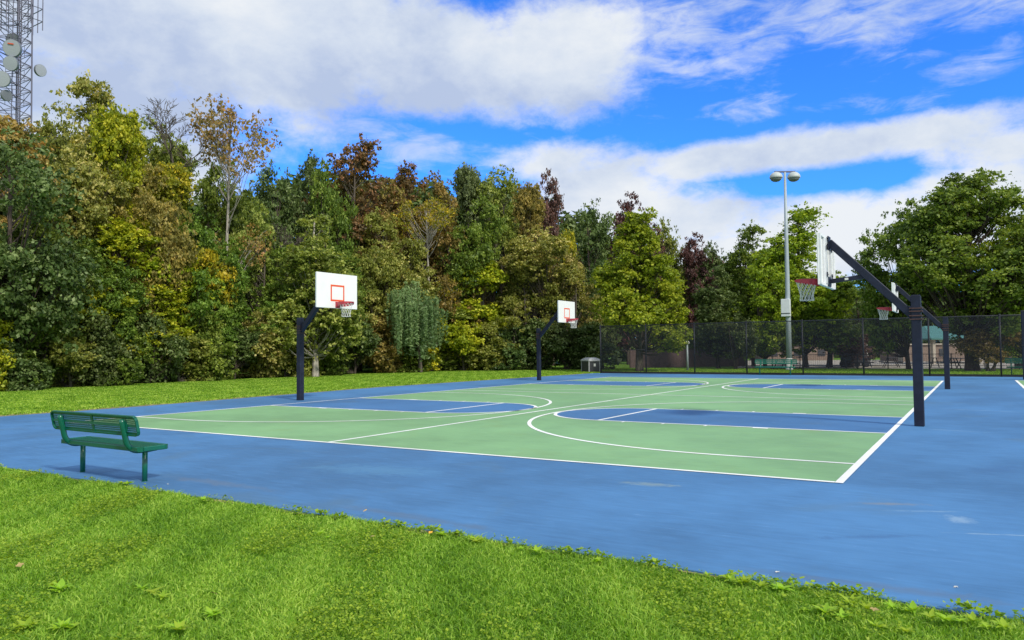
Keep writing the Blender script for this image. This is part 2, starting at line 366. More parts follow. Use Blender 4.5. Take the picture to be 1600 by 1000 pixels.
# asphalt slab with its blue coating: real thickness, edge a little ragged
rnd = random.Random(4)
edge = []
def run(x0, y0, x1, y1, st=.45, amp=.03):
    n = int(math.hypot(x1-x0, y1-y0)/st); dx, dy = (x1-x0)/n, (y1-y0)/n; l = math.hypot(dx, dy)
    for i in range(n):
        k = rnd.uniform(-amp, amp); edge.append((x0+dx*i-dy/l*k, y0+dy*i+dx/l*k))
run(-20.05, -4.25, 22, -4.25); run(22, -4.25, 22, 36.6, 2); run(22, 36.6, -20.6, 36.6, .6, .05); run(-20.6, 36.6, -21.25, 16); run(-21.25, 16, -20.05, 3.5); run(-20.05, 3.5, -20.05, -4.25)
b = MB(); n = len(edge); b.add([(x, y, 0) for x, y in edge]+[(x, y, -.08) for x, y in edge], [list(range(n))]+[[i, i+n, (i+1) % n+n, (i+1) % n] for i in range(n)])
tag(b.build('court_pavement', BLUE), kind='structure')
# dry soil along the edges
def strip(name, path, wd, side, seed):
    r_ = random.Random(seed); b = MB(); V = []
    for i in range(len(path)-1):
        (x0, y0), (x1, y1) = path[i], path[i+1]; l = math.hypot(x1-x0, y1-y0); k = int(l/.25)
        for j in range(k):
            t = j/k; x, y = x0+(x1-x0)*t, y0+(y1-y0)*t; nx, ny = -(y1-y0)/l*side, (x1-x0)/l*side
            q = wd*(.35+r_.random()); V += [(x-nx*.10, y-ny*.10, -.006), (x+nx*q, y+ny*q, -.012)]
    b.add(V, [[2*i, 2*i+1, 2*i+3, 2*i+2] for i in range(len(V)//2-1)]); tag(b.build(name, SOIL), kind='structure')
strip('soil_strip', [(-20.05, -4.2), (-20.05, 3.5), (-21.25, 16), (-20.6, 36.6)], .75, 1, 3)
strip('soil_strip', [(-20.6, 36.6), (22, 36.6)], .3, 1, 5)
strip('soil_strip', [(-20.05, -4.25), (16, -4.25)], .06, -1, 7)

CL, CW = 54.6*ft, 50*ft
K1, K2, XF, Y3, X3 = 19.15*ft, 31.1*ft, 19.25*ft, 5.3*ft, 5.69*ft
LW = .085
green = [(-CL, 0), (0, 0), (0, 2*CW), (-CL, 2*CW)]
sheet('green_playing_surface', green, .003, GREEN)
def line_bm(b, x0, y0, x1, y1, wd=LW, z=.0072):
    l = math.hypot(x1-x0, y1-y0); nx, ny = -(y1-y0)/l*wd/2, (x1-x0)/l*wd/2
    b.add([(x0+nx, y0+ny, z), (x0-nx, y0-ny, z), (x1-nx, y1-ny, z), (x1+nx, y1+ny, z)], [[3, 0, 1, 2]])
def arc_bm(b, cx, cy, r, a0, a1, n=48, wd=LW, z=.0078):
    V = []
    for i in range(n+1):
        a = a0+(a1-a0)*i/n
        for q in (r+wd/2, r-wd/2): V.append((cx+q*math.cos(a), cy+q*math.sin(a), z))
    b.add(V, [[2*i, 2*i+1, 2*i+3, 2*i+2] for i in range(n)])
lb = MB(); kb = MB()
H2 = math.pi/2
for k in (0, 1):
    yo = k*CW
    for sd in (1, -1):          # 1 = right-hand end, -1 = left-hand end
        X = (lambda x: -x) if sd > 0 else (lambda x: -CL+x)
        k1, k2 = (yo+K1, yo+K2) if sd > 0 else (yo+K1, yo+K2+.18)
        kc = (k1+k2)/2; kr = (k2-k1)/2
        a0, a1 = (H2, 3*H2) if sd > 0 else (-H2, H2)
        V = [(X(0), k1, .0052), (X(0), k2, .0052)]
        arc = [(X(XF)+kr*math.cos(a0+(a1-a0)*i/24), kc+kr*math.sin(a0+(a1-a0)*i/24), .0052) for i in range(25)]
        if sd < 0: arc = arc[::-1]
        V += arc; F = list(range(len(V)))
        kb.add(V, [F if sd < 0 else F]); 
        line_bm(lb, X(.03), k1, X(XF), k1); line_bm(lb, X(.03), k2, X(XF), k2); line_bm(lb, X(XF), k1+LW/2, X(XF), k2-LW/2)
        arc_bm(lb, X(XF), kc, kr, a0, a1, 32)
        yc = yo+CW/2; r3 = CW/2-Y3
        line_bm(lb, X(.03), yo+Y3, X(X3), yo+Y3); line_bm(lb, X(.03), yo+CW-Y3, X(X3), yo+CW-Y3)
        arc_bm(lb, X(X3), yc, r3, a0, a1, 80)
        for yy, s in ((k1, -1), (k2, 1)):     # lane blocks and hash marks
            y0 = yy+s*(LW/2+.002)
            for d0, w_ in ((7*ft, .30), (11*ft, .055), (14*ft, .055), (17*ft, .055)):
                line_bm(lb, X(d0+w_/2), y0, X(d0+w_/2), y0+s*(.11 if w_ > .1 else .16), w_, .0081)
        line_bm(lb, X(0), yo+(-LW/2 if k == 0 else LW/2), X(0), yo+CW+(LW/2), .092 if sd > 0 else .088, .0084)
    line_bm(lb, -CL/2, yo+(LW/2 if k==0 else LW/2), -CL/2, yo+CW-LW/2, LW, .0069)
for i in range(3): line_bm(lb, -CL+.035, i*CW, -.05, i*CW)
# markings of the neighbouring court to the right
X0 = 2.87; Y0, Y1 = 1.2, 32.0
sheet('green_playing_surface', [(X0, Y0), (X0+16.6, Y0), (X0+16.6, Y1), (X0, Y1)], .003, GREEN)
line_bm(lb, X0, Y0, X0, Y1+.03, .10); line_bm(lb, X0+.05, Y1, X0+16.6, Y1); line_bm(lb, X0+.05, Y0, X0+16.6, Y0)
kb2 = kb.build('blue_key_surface', KEYB); tag(kb2, kind='structure')
tag(lb.build('court_lines', WHITE), kind='structure')

# ------------------------------------------------------------------ basketball hoops
def hoop_proto():
    """faces -x; post at the origin"""
    root = thing('basketball_hoop', 'x', 'basketball hoop', (0, 0, 0))
    b = MB(); b.box((0, 0, 1.31), (.18, .18, 2.62), bev=.012); b.box((0, 0, 2.628), (.15, .15, .012)); po = b.build('post', NAVY, root)
    b = MB()
    for z in (2.14, 2.21, 2.30, 2.36):
        for s in (-1, 1):
            b.box((0, s*.094, z), (.235, .018, .022)); b.box((s*.108, 0, z), (.018, .205, .022))
            for t in (-1, 1): b.tube([(t*.108, s*.118, z-.0), (t*.108, s*.075, z)], .012, 6)
    b.build('clamp_strap', RUST, po)
    b = MB(); b.bar((-.03, 0, 2.18), (-1.60, 0, 3.83), .125, .155, bev=.01); b.box((-1.60, 0, 3.80), (.02, .30, .30)); b.build('arm', NAVY, root)
    b = MB(); b.bar((-.93, 0, 3.06), (-1.61, 0, 2.99), .08, .09, bev=.006); b.box((-1.605, 0, 2.98), (.02, .26, .2)); st = b.build('strut', NAVY, root)
    b = MB(); b.box((-1.27, -.043, 3.025), (.07, .006, .045), Matrix.Rotation(R(-6), 3, 'Y')); b.build('sticker', PALEW, st)
    # board
    bx = -1.68; z0, z1 = 2.87, 3.94; hw = .90
    b = MB(); b.box((bx, 0, (z0+z1)/2), (.03, 2*hw, z1-z0), bev=.008); bd = b.build('backboard', BOARDW, root)
    b = MB()
    for y in (-.86, -.42, .42, .86): b.box((bx+.038, y, (z0+z1)/2), (.045, .05, z1-z0-.02), bev=.006)
    for z in (z0+.03, z1-.03): b.box((bx+.034, 0, z), (.036, 1.66, .05))
    for y in (-.30, .30): b.box((bx+.045, y, (z0+z1)/2), (.06, .035, z1-z0-.12))
    b.build('back_frame', BOARDB, bd)
    for y in (-.30, .30):
        for z in (z0+.25, z1-.25):
            b = MB(); b.box((bx+.082, y, z), (.012, .075, .10)); b.tube([(bx+.085, y, z), (bx+.10, y, z)], .016, 6); b.build('bracket', BLACK, bd)
    b = MB(); fx = bx-.0165; zz0 = 3.06+.05; ww, hh, lw = .305, .455, .055
    b.box((fx, 0, zz0), (.003, 2*ww, lw)); b.box((fx, 0, zz0+hh), (.003, 2*ww, lw))
    for s in (-1, 1): b.box((fx, s*(ww-lw/2), zz0+hh/2), (.003, lw, hh-lw))
    b.build('target_square', ORANGE, bd)
    for s in (-1, 1): b = MB(); b.box((fx, s*.055, z1-.07), (.0025, .07, .016)); b.build('maker_mark', BOARDB, bd)
    # rim
    rr = .2285; rc = bx-.015-.15-rr; rz = 3.05
    b = MB(); b.tube([(rc+rr*math.cos(2*math.pi*i/40), rr*math.sin(2*math.pi*i/40), rz) for i in range(40)], .0115, 8, closed=True)
    b.tube([(rc+(rr+.002)*math.cos(2*math.pi*i/40), (rr+.002)*math.sin(2*math.pi*i/40), rz-.024) for i in range(40)], .009, 8, closed=True)
    b.box((bx-.022, 0, rz-.075), (.012, .20, .19), bev=.004)
    b.box((bx-.10, 0, rz+.004), (.16, .17, .016))
    for s in (-1, 1):      # tapering side plates that carry the ring
        V = []; nn = 12
        for i in range(nn+1):
            t = i/nn; a = R(20+150*t*.98); px = rc+(rr+.012)*math.cos(a); py = s*(rr+.012)*math.sin(a)
            dep = .115*(1-t)**.9+.024
            for o in (0, .0052):
                q = 1+o/rr; V += [(rc+(px-rc)*q, py*q, rz+.008), (rc+(px-rc)*q, py*q, rz-dep)]
        F = []
        for i in range(nn):
            o = 4*i; F += [[o, o+1, o+5, o+4], [o+2, o+6, o+7, o+3], [o, o+4, o+6, o+2], [o+1, o+3, o+7, o+5]]
        b.add(V, F)
        px = rc+(rr+.012)*math.cos(R(20)); py = s*(rr+.012)*math.sin(R(20))
        b.bar((bx-.02, s*.085, rz-.062), (px, py, rz-.062), .01, .135)
    rm = b.build('rim', RIMRED, root, False)
    b = MB()
    b.add([(bx-.055, -.0965, rz-.005), (bx-.055, -.0965, rz-.10), (bx-.15, -.0965, rz-.02)], [[0, 1, 2], [2, 1, 0]])
    b.box((bx-.031, 0, rz-.08), (.006, .15, .10)); b.build('spring_plate', BLACK, rm)
    # net
    b = MB(); ns = 12
    for dr in (-1, 1):
        for k in range(ns):
            pts = []
            for i in range(11):
                t = i/10; a = 2*math.pi*(k+dr*t*2.5*.9)/ns
                r_ = .222*(1-t)+.128*t-.018*math.sin(math.pi*t)
                r_ = .222-(.222-.13)*min(1, t*1.35)**.8+(.012 if t > .8 else 0)
                pts.append((rc+r_*math.cos(a), r_*math.sin(a), rz-.02-.42*t))
            b.tube(pts, .0048, 4, cap=False)
    for t, r_ in ((.99, .142),):
        b.tube([(rc+r_*math.cos(2*math.pi*i/24), r_*math.sin(2*math.pi*i/24), rz-.02-.42*t-(.012 if i % 2 else 0)) for i in range(24)], .006, 4, closed=True)
    b.build('net', NET, root)
    return root
h0 = hoop_proto()
G = 'basketball hoops around the courts'
hp = [((.39, 7.58, 0), 0, 1.0, 'nearest basketball hoop at right, seen from behind its white board, with long diagonal navy arm'),
      ((.42, 22.85, 0), 0, 1.02, 'far right basketball hoop seen from the side, smaller, before the mesh fence'),
      ((-17.72, 8.0, 0), math.pi, 1.04, 'large left basketball hoop, white board with orange square, pale tree trunk behind its post'),
      ((-18.25, 24.9, 0), math.pi, 1.04, 'small far left basketball hoop beside the grey bin and mesh fence')]
for i, (l, rz, s, lab) in enumerate(hp):
    o = h0 if i == 0 else copy_tree(h0)
    o.location = l; o.rotation_euler = (0, 0, rz); o.scale = (1, 1, s); tag(o, lab, None, G)

# ------------------------------------------------------------------ benches
def perforated(x0, x1, n0, prof, m, hole=2):
    """sheet swept along a profile (list of y,z), with real square holes"""
    nx = int((x1-x0)/.0125); nx += (nx % 2 == 0)
    V = []; F = []; ny = len(prof); sh = .13
    def pr(j):
        q = j+(sh if 0 < j < ny-1 and j % 2 == 0 else -sh if 0 < j < ny-1 else 0); k = min(int(q), ny-2); t = q-k
        return prof[k][0]*(1-t)+prof[k+1][0]*t, prof[k][1]*(1-t)+prof[k+1][1]*t
    for j in range(ny):
        for i in range(nx+1): V.append((x0+(x1-x0)*(i+(sh if i % 2 == 0 and 0 < i < nx else -sh if 0 < i < nx else 0))/nx, *pr(j)))
    for j in range(ny-1):
        for i in range(nx):
            if j % 2 == 1 and i % 2 == 1 and 2 <= j < ny-3: continue
            F.append([j*(nx+1)+i, j*(nx+1)+i+1, (j+1)*(nx+1)+i+1, (j+1)*(nx+1)+i])
    b = MB(); b.add(V, F); return b
def bench_proto(mt):
    """sits facing +y, legs on x = +-.725"""
    root = thing('park_bench', 'x', 'bench', (0, 0, 0))
    Ls = .945
    # seat: perforated sheet with a rolled rim
    prof = [(-.19+.38*i/31, .445+.004*math.cos(i*.2)) for i in range(32)]
    b = perforated(-Ls+.03, Ls-.03, 0, prof, mt); me = b.build('seat', mt, root)
    md = me.modifiers.new('thick', 'SOLIDIFY'); md.thickness = .004
    b = MB()
    for s in (-1, 1): b.box((0, s*.192, .424), (2*Ls-.10, .02, .058), bev=.008); b.box((s*(Ls-.012), 0, .424), (.02, .29, .058), bev=.008)
    for sx in (-1, 1):
        for sy in (-1, 1): b.bar((sx*(Ls-.055), sy*.192, .424), (sx*(Ls-.012), sy*.148, .424), .02, .058)
    b.box((0, 0, .425), (.05, .36, .02)); b.build('seat_rim', mt, me)
    # back: tilted and slightly bowed
    Ls = 1.01
    ang = R(12)
    def bp(s, o=0): return (-.225-.012*math.cos(s*math.pi*0)-math.sin(ang)*s+o*math.cos(ang), .60+math.cos(ang)*s+o*math.sin(ang))
    prof = [bp(.235*i/19) for i in range(20)]
    b = perforated(-Ls+.03, Ls-.03, 0, prof, mt); bk = b.build('backrest', mt, root)
    md = bk.modifiers.new('thick', 'SOLIDIFY'); md.thickness = .004
    b = MB()
    def xb(x, s): y, z = bp(s, .0); return (x, y, z)
    path = []
    c = .05; x1 = Ls-.02; t1 = .235
    for px, ps in ((-x1+c, 0), (x1-c, 0), (x1-.015, .015), (x1, c), (x1, t1-c), (x1-.015, t1-.015), (x1-c, t1), (-x1+c, t1), (-x1+.015, t1-.015), (-x1, t1-c), (-x1, c), (-x1+.015, .015)):
        path.append(xb(px, ps))
    for i in range(len(path)):
        b.bar(path[i], path[(i+1) % len(path)], .036, .018, upv=(0, -math.sin(ang), math.cos(ang)) if abs(path[i][2]-path[(i+1) % len(path)][2]) < .01 else (1, 0, 0))
    b.bar(xb(-x1, t1/2), xb(x1, t1/2), .014, .03, upv=(0, 0, 1)); b.bar(xb(0, 0), xb(0, t1), .045, .012, upv=(0, -1, 0))
    b.build('back_rim', mt, bk)
    for s in (-1, 1):
        b = MB(); x = s*.725
        b.tube([(x, 0, -.02), (x, 0, .395)], .032, 14); b.lathe([(.036, 0), (.036, .006), (.031, .007)], (x, 0, 0), 14); b.build('leg', mt, root, True)
        b = MB(); pts = [(x, .15, .392), (x, .05, .39)]
        for i in range(9):
            a = R(0+80*i/8); pts.append((x, -.08-.17*math.sin(a), .39+.17*(1-math.cos(a))))
        pts += [(x, -.275, .66), (x, -.297, .755), (x, -.305, .79)]
        b.tube(pts, [.029]+[.035]*(len(pts)-2)+[.029], 14)
        b.build('frame_tube', mt, root, True)
        b = MB()
        b.bar((x+s*.02, -.26, .64), (x+s*.02, -.285, .79), .012, .07, upv=(1, 0, 0)); b.build('bracket', mt, root)
    return root
b0 = bench_proto(BGREEN); b0.location = (-8.17, -3.95, 0); b0.rotation_euler = (0, 0, R(-1)); tag(b0, 'green metal bench with perforated backrest on the blue court beside the front grass')
b1 = copy_tree(b0); b1.location = (-8.75, 36.15, 0); b1.rotation_euler = (0, 0, math.pi); b1.scale = (1.2, 1.1, 1.1); tag(b1, 'green bench in front of the mesh fence under the tall light pole')
pp = spot(1594, 580, 47.5); b2 = copy_tree(b0); b2.location = (pp.x+.35, pp.y, -.02); b2.rotation_euler = (0, 0, math.pi); b2.scale = (1.0, 1, 1.15); tag(b2, 'teal green bench end at the right edge, beyond the mesh fence')
for o in (b1, b2):
    o['group'] = 'green benches round the courts'
    for ch in o.children_recursive:
        if ch.type == 'MESH':
            for sl_ in ch.material_slots: sl_.link = 'OBJECT'; sl_.material = TEAL
b0['group'] = 'green benches round the courts'

# ------------------------------------------------------------------ mesh fence
m, nt, out = mat('black_windscreen_mesh'); SCREEN = m
p = N(nt, 'BsdfPrincipled'); p.inputs['Base Color'].default_value = (.010, .013, .020, 1); p.inputs['Roughness'].default_value = .7
tr = nt.nodes.new('ShaderNodeBsdfTransparent'); v = objco(nt)
s3 = nt.nodes.new('ShaderNodeSeparateXYZ'); L(nt, v, s3.inputs[0])
def wire(sg):
    q = M(nt, 'ADD', s3.outputs[0], M(nt, 'MULTIPLY', s3.outputs[2], sg)); q = M(nt, 'FRACT', M(nt, 'MULTIPLY', q, 14)); return M(nt, 'LESS_THAN', q, .10)
wr = M(nt, 'MAXIMUM', wire(1), wire(-1))
fac = M(nt, 'MAXIMUM', wr, M(nt, 'ADD', .15, M(nt, 'MULTIPLY', noise(nt, v, .5, 3), .14)))
mx = nt.nodes.new('ShaderNodeMixShader'); L(nt, fac, mx.inputs[0]); L(nt, tr.outputs[0], mx.inputs[1]); L(nt, p.outputs[0], mx.inputs[2]); L(nt, mx.outputs[0], out.inputs[0])
FX0, FY, FS, FH = -20.33, 37.0, 3.25, 3.2
fe = thing('mesh_fence', 'tall black chain-link fence with see-through screen behind the courts', 'fence', (FX0, FY, 0))
for k in range(12):
    b = MB(); b.tube([(k*FS, 0, -.05), (k*FS, 0, FH)], .045 if k else .055, 10); b.lathe([(.055, 0), (.05, .03), (.01, .05)], (k*FS, 0, FH), 10); b.build('post', STEEL if k == 0 and False else FENCEP, fe, True)
b = MB(); b.tube([(0, 0, FH-.03), (11*FS, 0, FH-.03)], .028, 8); b.build('top_rail', FENCEP, fe, True)
b = MB(); b.tube([(0, 0, 1.55), (FS*1.0, 0, 1.55)], .022, 8); b.build('mid_rail', FENCEP, fe, True)
b = MB(); b.box((5.5*FS, .0, .03), (11*FS, .07, .16)); b.build('bottom_board', FENCEP, fe)
b = MB(); b.add([(0, -.05, .08), (11*FS, -.05, .08), (11*FS, -.05, FH-.02), (0, -.05, FH-.02)], [[0, 1, 2, 3]]); b.build('screen', SCREEN, fe)

# ------------------------------------------------------------------ light pole
lp = thing('light_pole', 'tall grey light pole with two domed lamps behind the fence', 'light pole', (-10.06, 46.6, 0))
LH = 14.25
b = MB(); b.tube([(0, 0, -.05), (0, 0, 4), (0, 0, 9), (0, 0, LH)], [.20, .175, .135, .085], 16); b.build('pole', POLEG, lp, True)
b = MB(); b.lathe([(.26, 0), (.26, .10), (.21, .16), (.205, .85)], (0, 0, 0), 16); b.build('base_cover', PALEW, lp, True)
b = MB(); b.box((-.10, -.24, 4.45), (.62, .30, 1.25), bev=.02); bx_ = b.build('control_box', BOXG, lp)
b = MB(); b.box((-.10, -.40, 4.05), (.64, .02, .05)); b.build('strap', BLACK, bx_)
ldir = Vector((math.cos(YAW), -math.sin(YAW), 0))
b = MB(); b.bar(-ldir*.75+Vector((0, 0, LH+.03)), ldir*.75+Vector((0, 0, LH+.03)), .10, .10); b.build('cross_arm', TOWER, lp)
for s in (-1, 1):
    c = ldir*s*.64+Vector((0, 0, LH-.38))
    b = MB(); prof = [(.46*math.sin(R(a)), .40*math.cos(R(a))) for a in (90, 78, 62, 46, 30, 15, 3)]; b.lathe([(.45, -.04)]+prof, c, 20); hd = b.build('lamp_head', LAMPG, lp)
    b = MB(); b.lathe([(.05, -.32), (.22, -.28), (.35, -.19), (.43, -.03)], c, 20); b.build('lens', LENS, hd)

# ------------------------------------------------------------------ thick dark post at the right edge
dp = thing('court_post', 'thick dark square post at the right edge of the courts', 'post', (3.33, 33.0, 0))
b = MB(); b.box((0, 0, 1.62), (.30, .24, 3.24), bev=.02); po = b.build('post', NAVY, dp)
b = MB()
for z in (.5, 1.6, 3.2): b = MB(); b.box((0, 0, z), (.33, .27, .05), bev=.006); b.build('collar', BLACK, dp)

# ------------------------------------------------------------------ grey bin
bn = thing('storage_bin', 'dark ribbed storage bin with grey domed lid at the fence end', 'bin', (-22.35, 39.6, -.01), R(-40))
b = MB(); b.box((0, 0, .38), (1.30, .85, .76), bev=.02)
for i in range(5): b.box((0, 0, .12+i*.14), (1.315, .865, .05), bev=.01)
b.build('body', BINB, bn)
b = MB()
for sx in (-1, 1):
    for sy in (-1, 1): b = MB(); b.box((sx*.645, sy*.42, .39), (.07, .07, .78), bev=.01); b.build('corner_trim', BINL, bn)
b = MB(); ring = lambda a, c, z: [(-a, -c, z), (a, -c, z), (a, c, z), (-a, c, z)]
lv = ring(.72, .48, .77)+ring(.72, .48, .84)+ring(.60, .38, .95)+ring(.42, .2, 1.03)
b.add(lv, [[3, 2, 1, 0]]+[[4*k+i, 4*k+(i+1) % 4, 4*k+4+(i+1) % 4, 4*k+4+i] for k in range(3) for i in range(4)]+[[12, 13, 14, 15]])
for x in (-.4, -.1, .2, .5): b.box((x, 0, .93), (.05, .7, .05), bev=.01)
b.build('lid', BINL, bn)
b = MB(); b.box((.655, .02, .5), (.012, .16, .2)); b.build('notice', PALEW, bn)

# ------------------------------------------------------------------ radio tower
TD = 118; ZP = spot(40, 22, TD).z; tc = spot(19, 300, TD); tc.z = 0
tw = thing('radio_tower', 'grey steel lattice radio tower rising behind the trees at the left', 'tower', (tc.x, tc.y, 0), -YAW+R(12))
TH = 66
rr_ = lambda z: 2.75-.009*z
def leg(k, z): a = R(90+15+120*k); return Vector((rr_(z)*math.cos(a), rr_(z)*math.sin(a), z))
for k in range(3):
    b = MB(); b.tube([leg(k, 0), leg(k, TH)], .10, 8); b.build('leg', TOWER, tw)
b = MB(); nz = 40; dz = TH/nz
for i in range(nz):
    z = i*dz
    for k in range(3):
        a, c = leg(k, z), leg((k+1) % 3, z); d, e_ = leg(k, z+dz), leg((k+1) % 3, z+dz)
        b.tube([a, c], .045, 5, False); b.tube([a, e_], .045, 5, False); b.tube([c, d], .045, 5, False)
        if i % 2: b.tube([a.lerp(c, .5), d.lerp(e_, .5)], .03, 4, False)
b.build('bracing', TOWER, tw)
b = MB()
for x, y in ((.6, -.3), (.75, -.1), (.5, .1), (.9, -.35), (-.5, .6)): b.tube([(x, y, 0), (x, y, TH)], .055, 5)
b.build('cable_run', TOWER, tw)
b = MB()
for z in (ZP-.9, ZP+.8):
    for k in range(3):
        a, c = leg(k, z)*1.0, leg((k+1) % 3, z); mid = (a+c)/2; o = Vector((mid.x, mid.y, 0)).normalized()
        b.tube([a+o*1.3, c+o*1.3], .06, 5); b.tube([a, a+o*1.3], .05, 5); b.tube([c, c+o*1.3], .05, 5)
        for t in (0, .33, .66, 1): pnt = a.lerp(c, t)+o*1.3; b.tube([pnt+Vector((0, 0, -1.2)), pnt+Vector((0, 0, 2.6))], .06, 5)
b.build('antenna_frame', TOWER, tw)
inv = tw.matrix_basis.inverted()
def dish(u, v, rad, dd, facing, m, dk):
    rad *= .84; c = inv @ spot(u, v, TD+dd); 
    f = (inv.to_3x3() @ Vector(facing)).normalized(); q = f.to_track_quat('Z', 'Y').to_matrix()
    b = MB(); b.lathe([(rad*.5, -rad*.62), (rad*.99, -rad*.42), (rad, -rad*.3), (rad, 0), (rad*.96, .03)], c, 28, q); b.cur = 1
    b.lathe([(rad*.955, .031), (rad*.5, .045), (.02, .05)], c, 28, q); o = b.build('dish', [dk, m], tw)
    b = MB(); b.tube([c-f*rad*.7, c-f*rad*1.3], .1, 6); b.build('mount', TOWER, o)
    if m is DISH and rad > 1.2:
        pass
    return o, c, f, q
back = Vector((CX, CY, 20))-Vector((tc.x, tc.y, 45)); back.normalize()
rv = Vector((math.cos(YAW+0), -math.sin(YAW), 0)); lft = Vector((-math.cos(YAW-.72), math.sin(YAW-.72), 0))
D1 = dish(18, 75, 1.30, -2.6, back+rv*.45*-1+Vector((0, 0, 0)), DISH, DISHD)
dish(16, 99, 1.10, -2.4, back-rv*.5, DISH, DISHD); dish(2, 123, 1.2, -2.4, back-rv*.3, DISH, DISHD)
dish(11, 149, .85, -1.6, back+rv*1.6, DISHD, DISHD); dish(64, 110, .95, .5, back*.7+rv*.9, DISH, DISHD); dish(21, 62, 1.0, 1.4, back+rv*.3, DISHD, DISHD)
b = MB(); o_, c, f, q = D1; cc_ = c+f*.165
b.box(cc_+q @ Vector((0, 0, -.02)), (.1, .1, .1)); 
b = MB(); sx_ = Vector((0, 0, 1)).cross(f).normalized(); uy = f.cross(sx_)
P4 = [c+f*.10+sx_*a+uy*e2 for a, e2 in ((-.35, .50), (.35, .42), (.35, .55), (-.35, .62))]
b.add(P4+[x+f*.05 for x in P4], [[0, 1, 2, 3], [7, 6, 5, 4], [0, 4, 5, 1], [1, 5, 6, 2], [2, 6, 7, 3], [3, 7, 4, 0]]); b.build('red_mark', ORANGE, o_)

# ------------------------------------------------------------------ trees
PAL = {
 'dark':   leaf_mat('leaf_dark', (0.041, 0.068, 0.016), (0.090, 0.141, 0.032), (0.237, 0.294, 0.107), .25),
 'green':  leaf_mat('leaf_green', (0.056, 0.102, 0.014), (0.147, 0.232, 0.029), (0.328, 0.418, 0.073)),
 'bright': leaf_mat('leaf_bright', (0.102, 0.169, 0.011), (0.254, 0.362, 0.020), (0.475, 0.542, 0.045)),
 'lime':   leaf_mat('leaf_lime', (0.124, 0.181, 0.006), (0.328, 0.395, 0.020), (0.655, 0.633, 0.045)),
 'yellow': leaf_mat('leaf_yellow', (0.136, 0.164, 0.014), (0.328, 0.339, 0.025), (0.723, 0.565, 0.034)),
 'olive':  leaf_mat('leaf_olive', (0.090, 0.119, 0.020), (0.237, 0.282, 0.047), (0.475, 0.475, 0.124)),
 'cream':  leaf_mat('leaf_cream', (0.124, 0.141, 0.025), (0.316, 0.322, 0.068), (0.701, 0.599, 0.226)),
 'bronze': leaf_mat('leaf_bronze', (0.107, 0.096, 0.025), (0.249, 0.203, 0.051), (0.475, 0.328, 0.096)),
 'rust':   leaf_mat('leaf_rust', (0.096, 0.079, 0.027), (0.215, 0.147, 0.056), (0.429, 0.226, 0.096)),
 'purple': leaf_mat('leaf_purple', (0.055, 0.031, 0.027), (0.131, 0.067, 0.058), (0.249, 0.111, 0.099), .2),
 'orange': leaf_mat('leaf_orange', (0.169, 0.158, 0.040), (0.384, 0.305, 0.085), (0.633, 0.395, 0.136)),
 'willow': leaf_mat('leaf_willow', (.09, .16, .06), (.20, .31, .12), (.34, .46, .20)),
 'sage':   leaf_mat('leaf_sage', (0.076, 0.111, 0.042), (0.172, 0.227, 0.089), (0.303, 0.372, 0.165)),
}
def leaf_mesh(name, C, Nn, size, tint, rng, aspect=1.5, m=None):
    n = len(C); Nn = Nn/np.linalg.norm(Nn, axis=1, keepdims=True)
    t = rng.normal(size=(n, 3)); t -= (t*Nn).sum(1, keepdims=True)*Nn; t /= np.linalg.norm(t, axis=1, keepdims=True); s = np.cross(Nn, t)
    a = size[:, None]*aspect*.5; b_ = size[:, None]*.5; k = Nn*size[:, None]*.18
    V = np.empty((n, 4, 3)); V[:, 0] = C-t*a; V[:, 1] = C+s*b_-k; V[:, 2] = C+t*a; V[:, 3] = C-s*b_-k
    me = bpy.data.meshes.new(name); me.vertices.add(4*n); me.vertices.foreach_set('co', V.ravel())
    me.loops.add(4*n); me.loops.foreach_set('vertex_index', np.arange(4*n, dtype=np.int32))
    me.polygons.add(n); me.polygons.foreach_set('loop_start', np.arange(0, 4*n, 4, dtype=np.int32)); me.polygons.foreach_set('loop_total', np.full(n, 4, dtype=np.int32))
    at_ = me.attributes.new('tint', 'FLOAT', 'FACE'); at_.data.foreach_set('value', tint.astype(np.float32))
    if m: me.materials.append(m)
    me.update(calc_edges=True); me.validate(); return me
PROF = {
 'round': lambda t: np.sqrt(np.clip(1-(2*t-1)**2, 0, 1))**.75,
 'oval': lambda t: np.clip(np.sin(np.pi*np.clip(t, 0, 1)**.75), 0, 1)**.7,
 'cone': lambda t: np.clip((1-t)**.72*np.clip(t/.13, 0, 1)**.5*1.05, 0, 1),
 'bush': lambda t: np.clip((1-t**2.2), 0, 1)**.5*np.clip(.8+t, 0, 1),
 'column': lambda t: np.clip((1-t**3), 0, 1)**.6*(.75+.25*np.cos(t*9)),
}
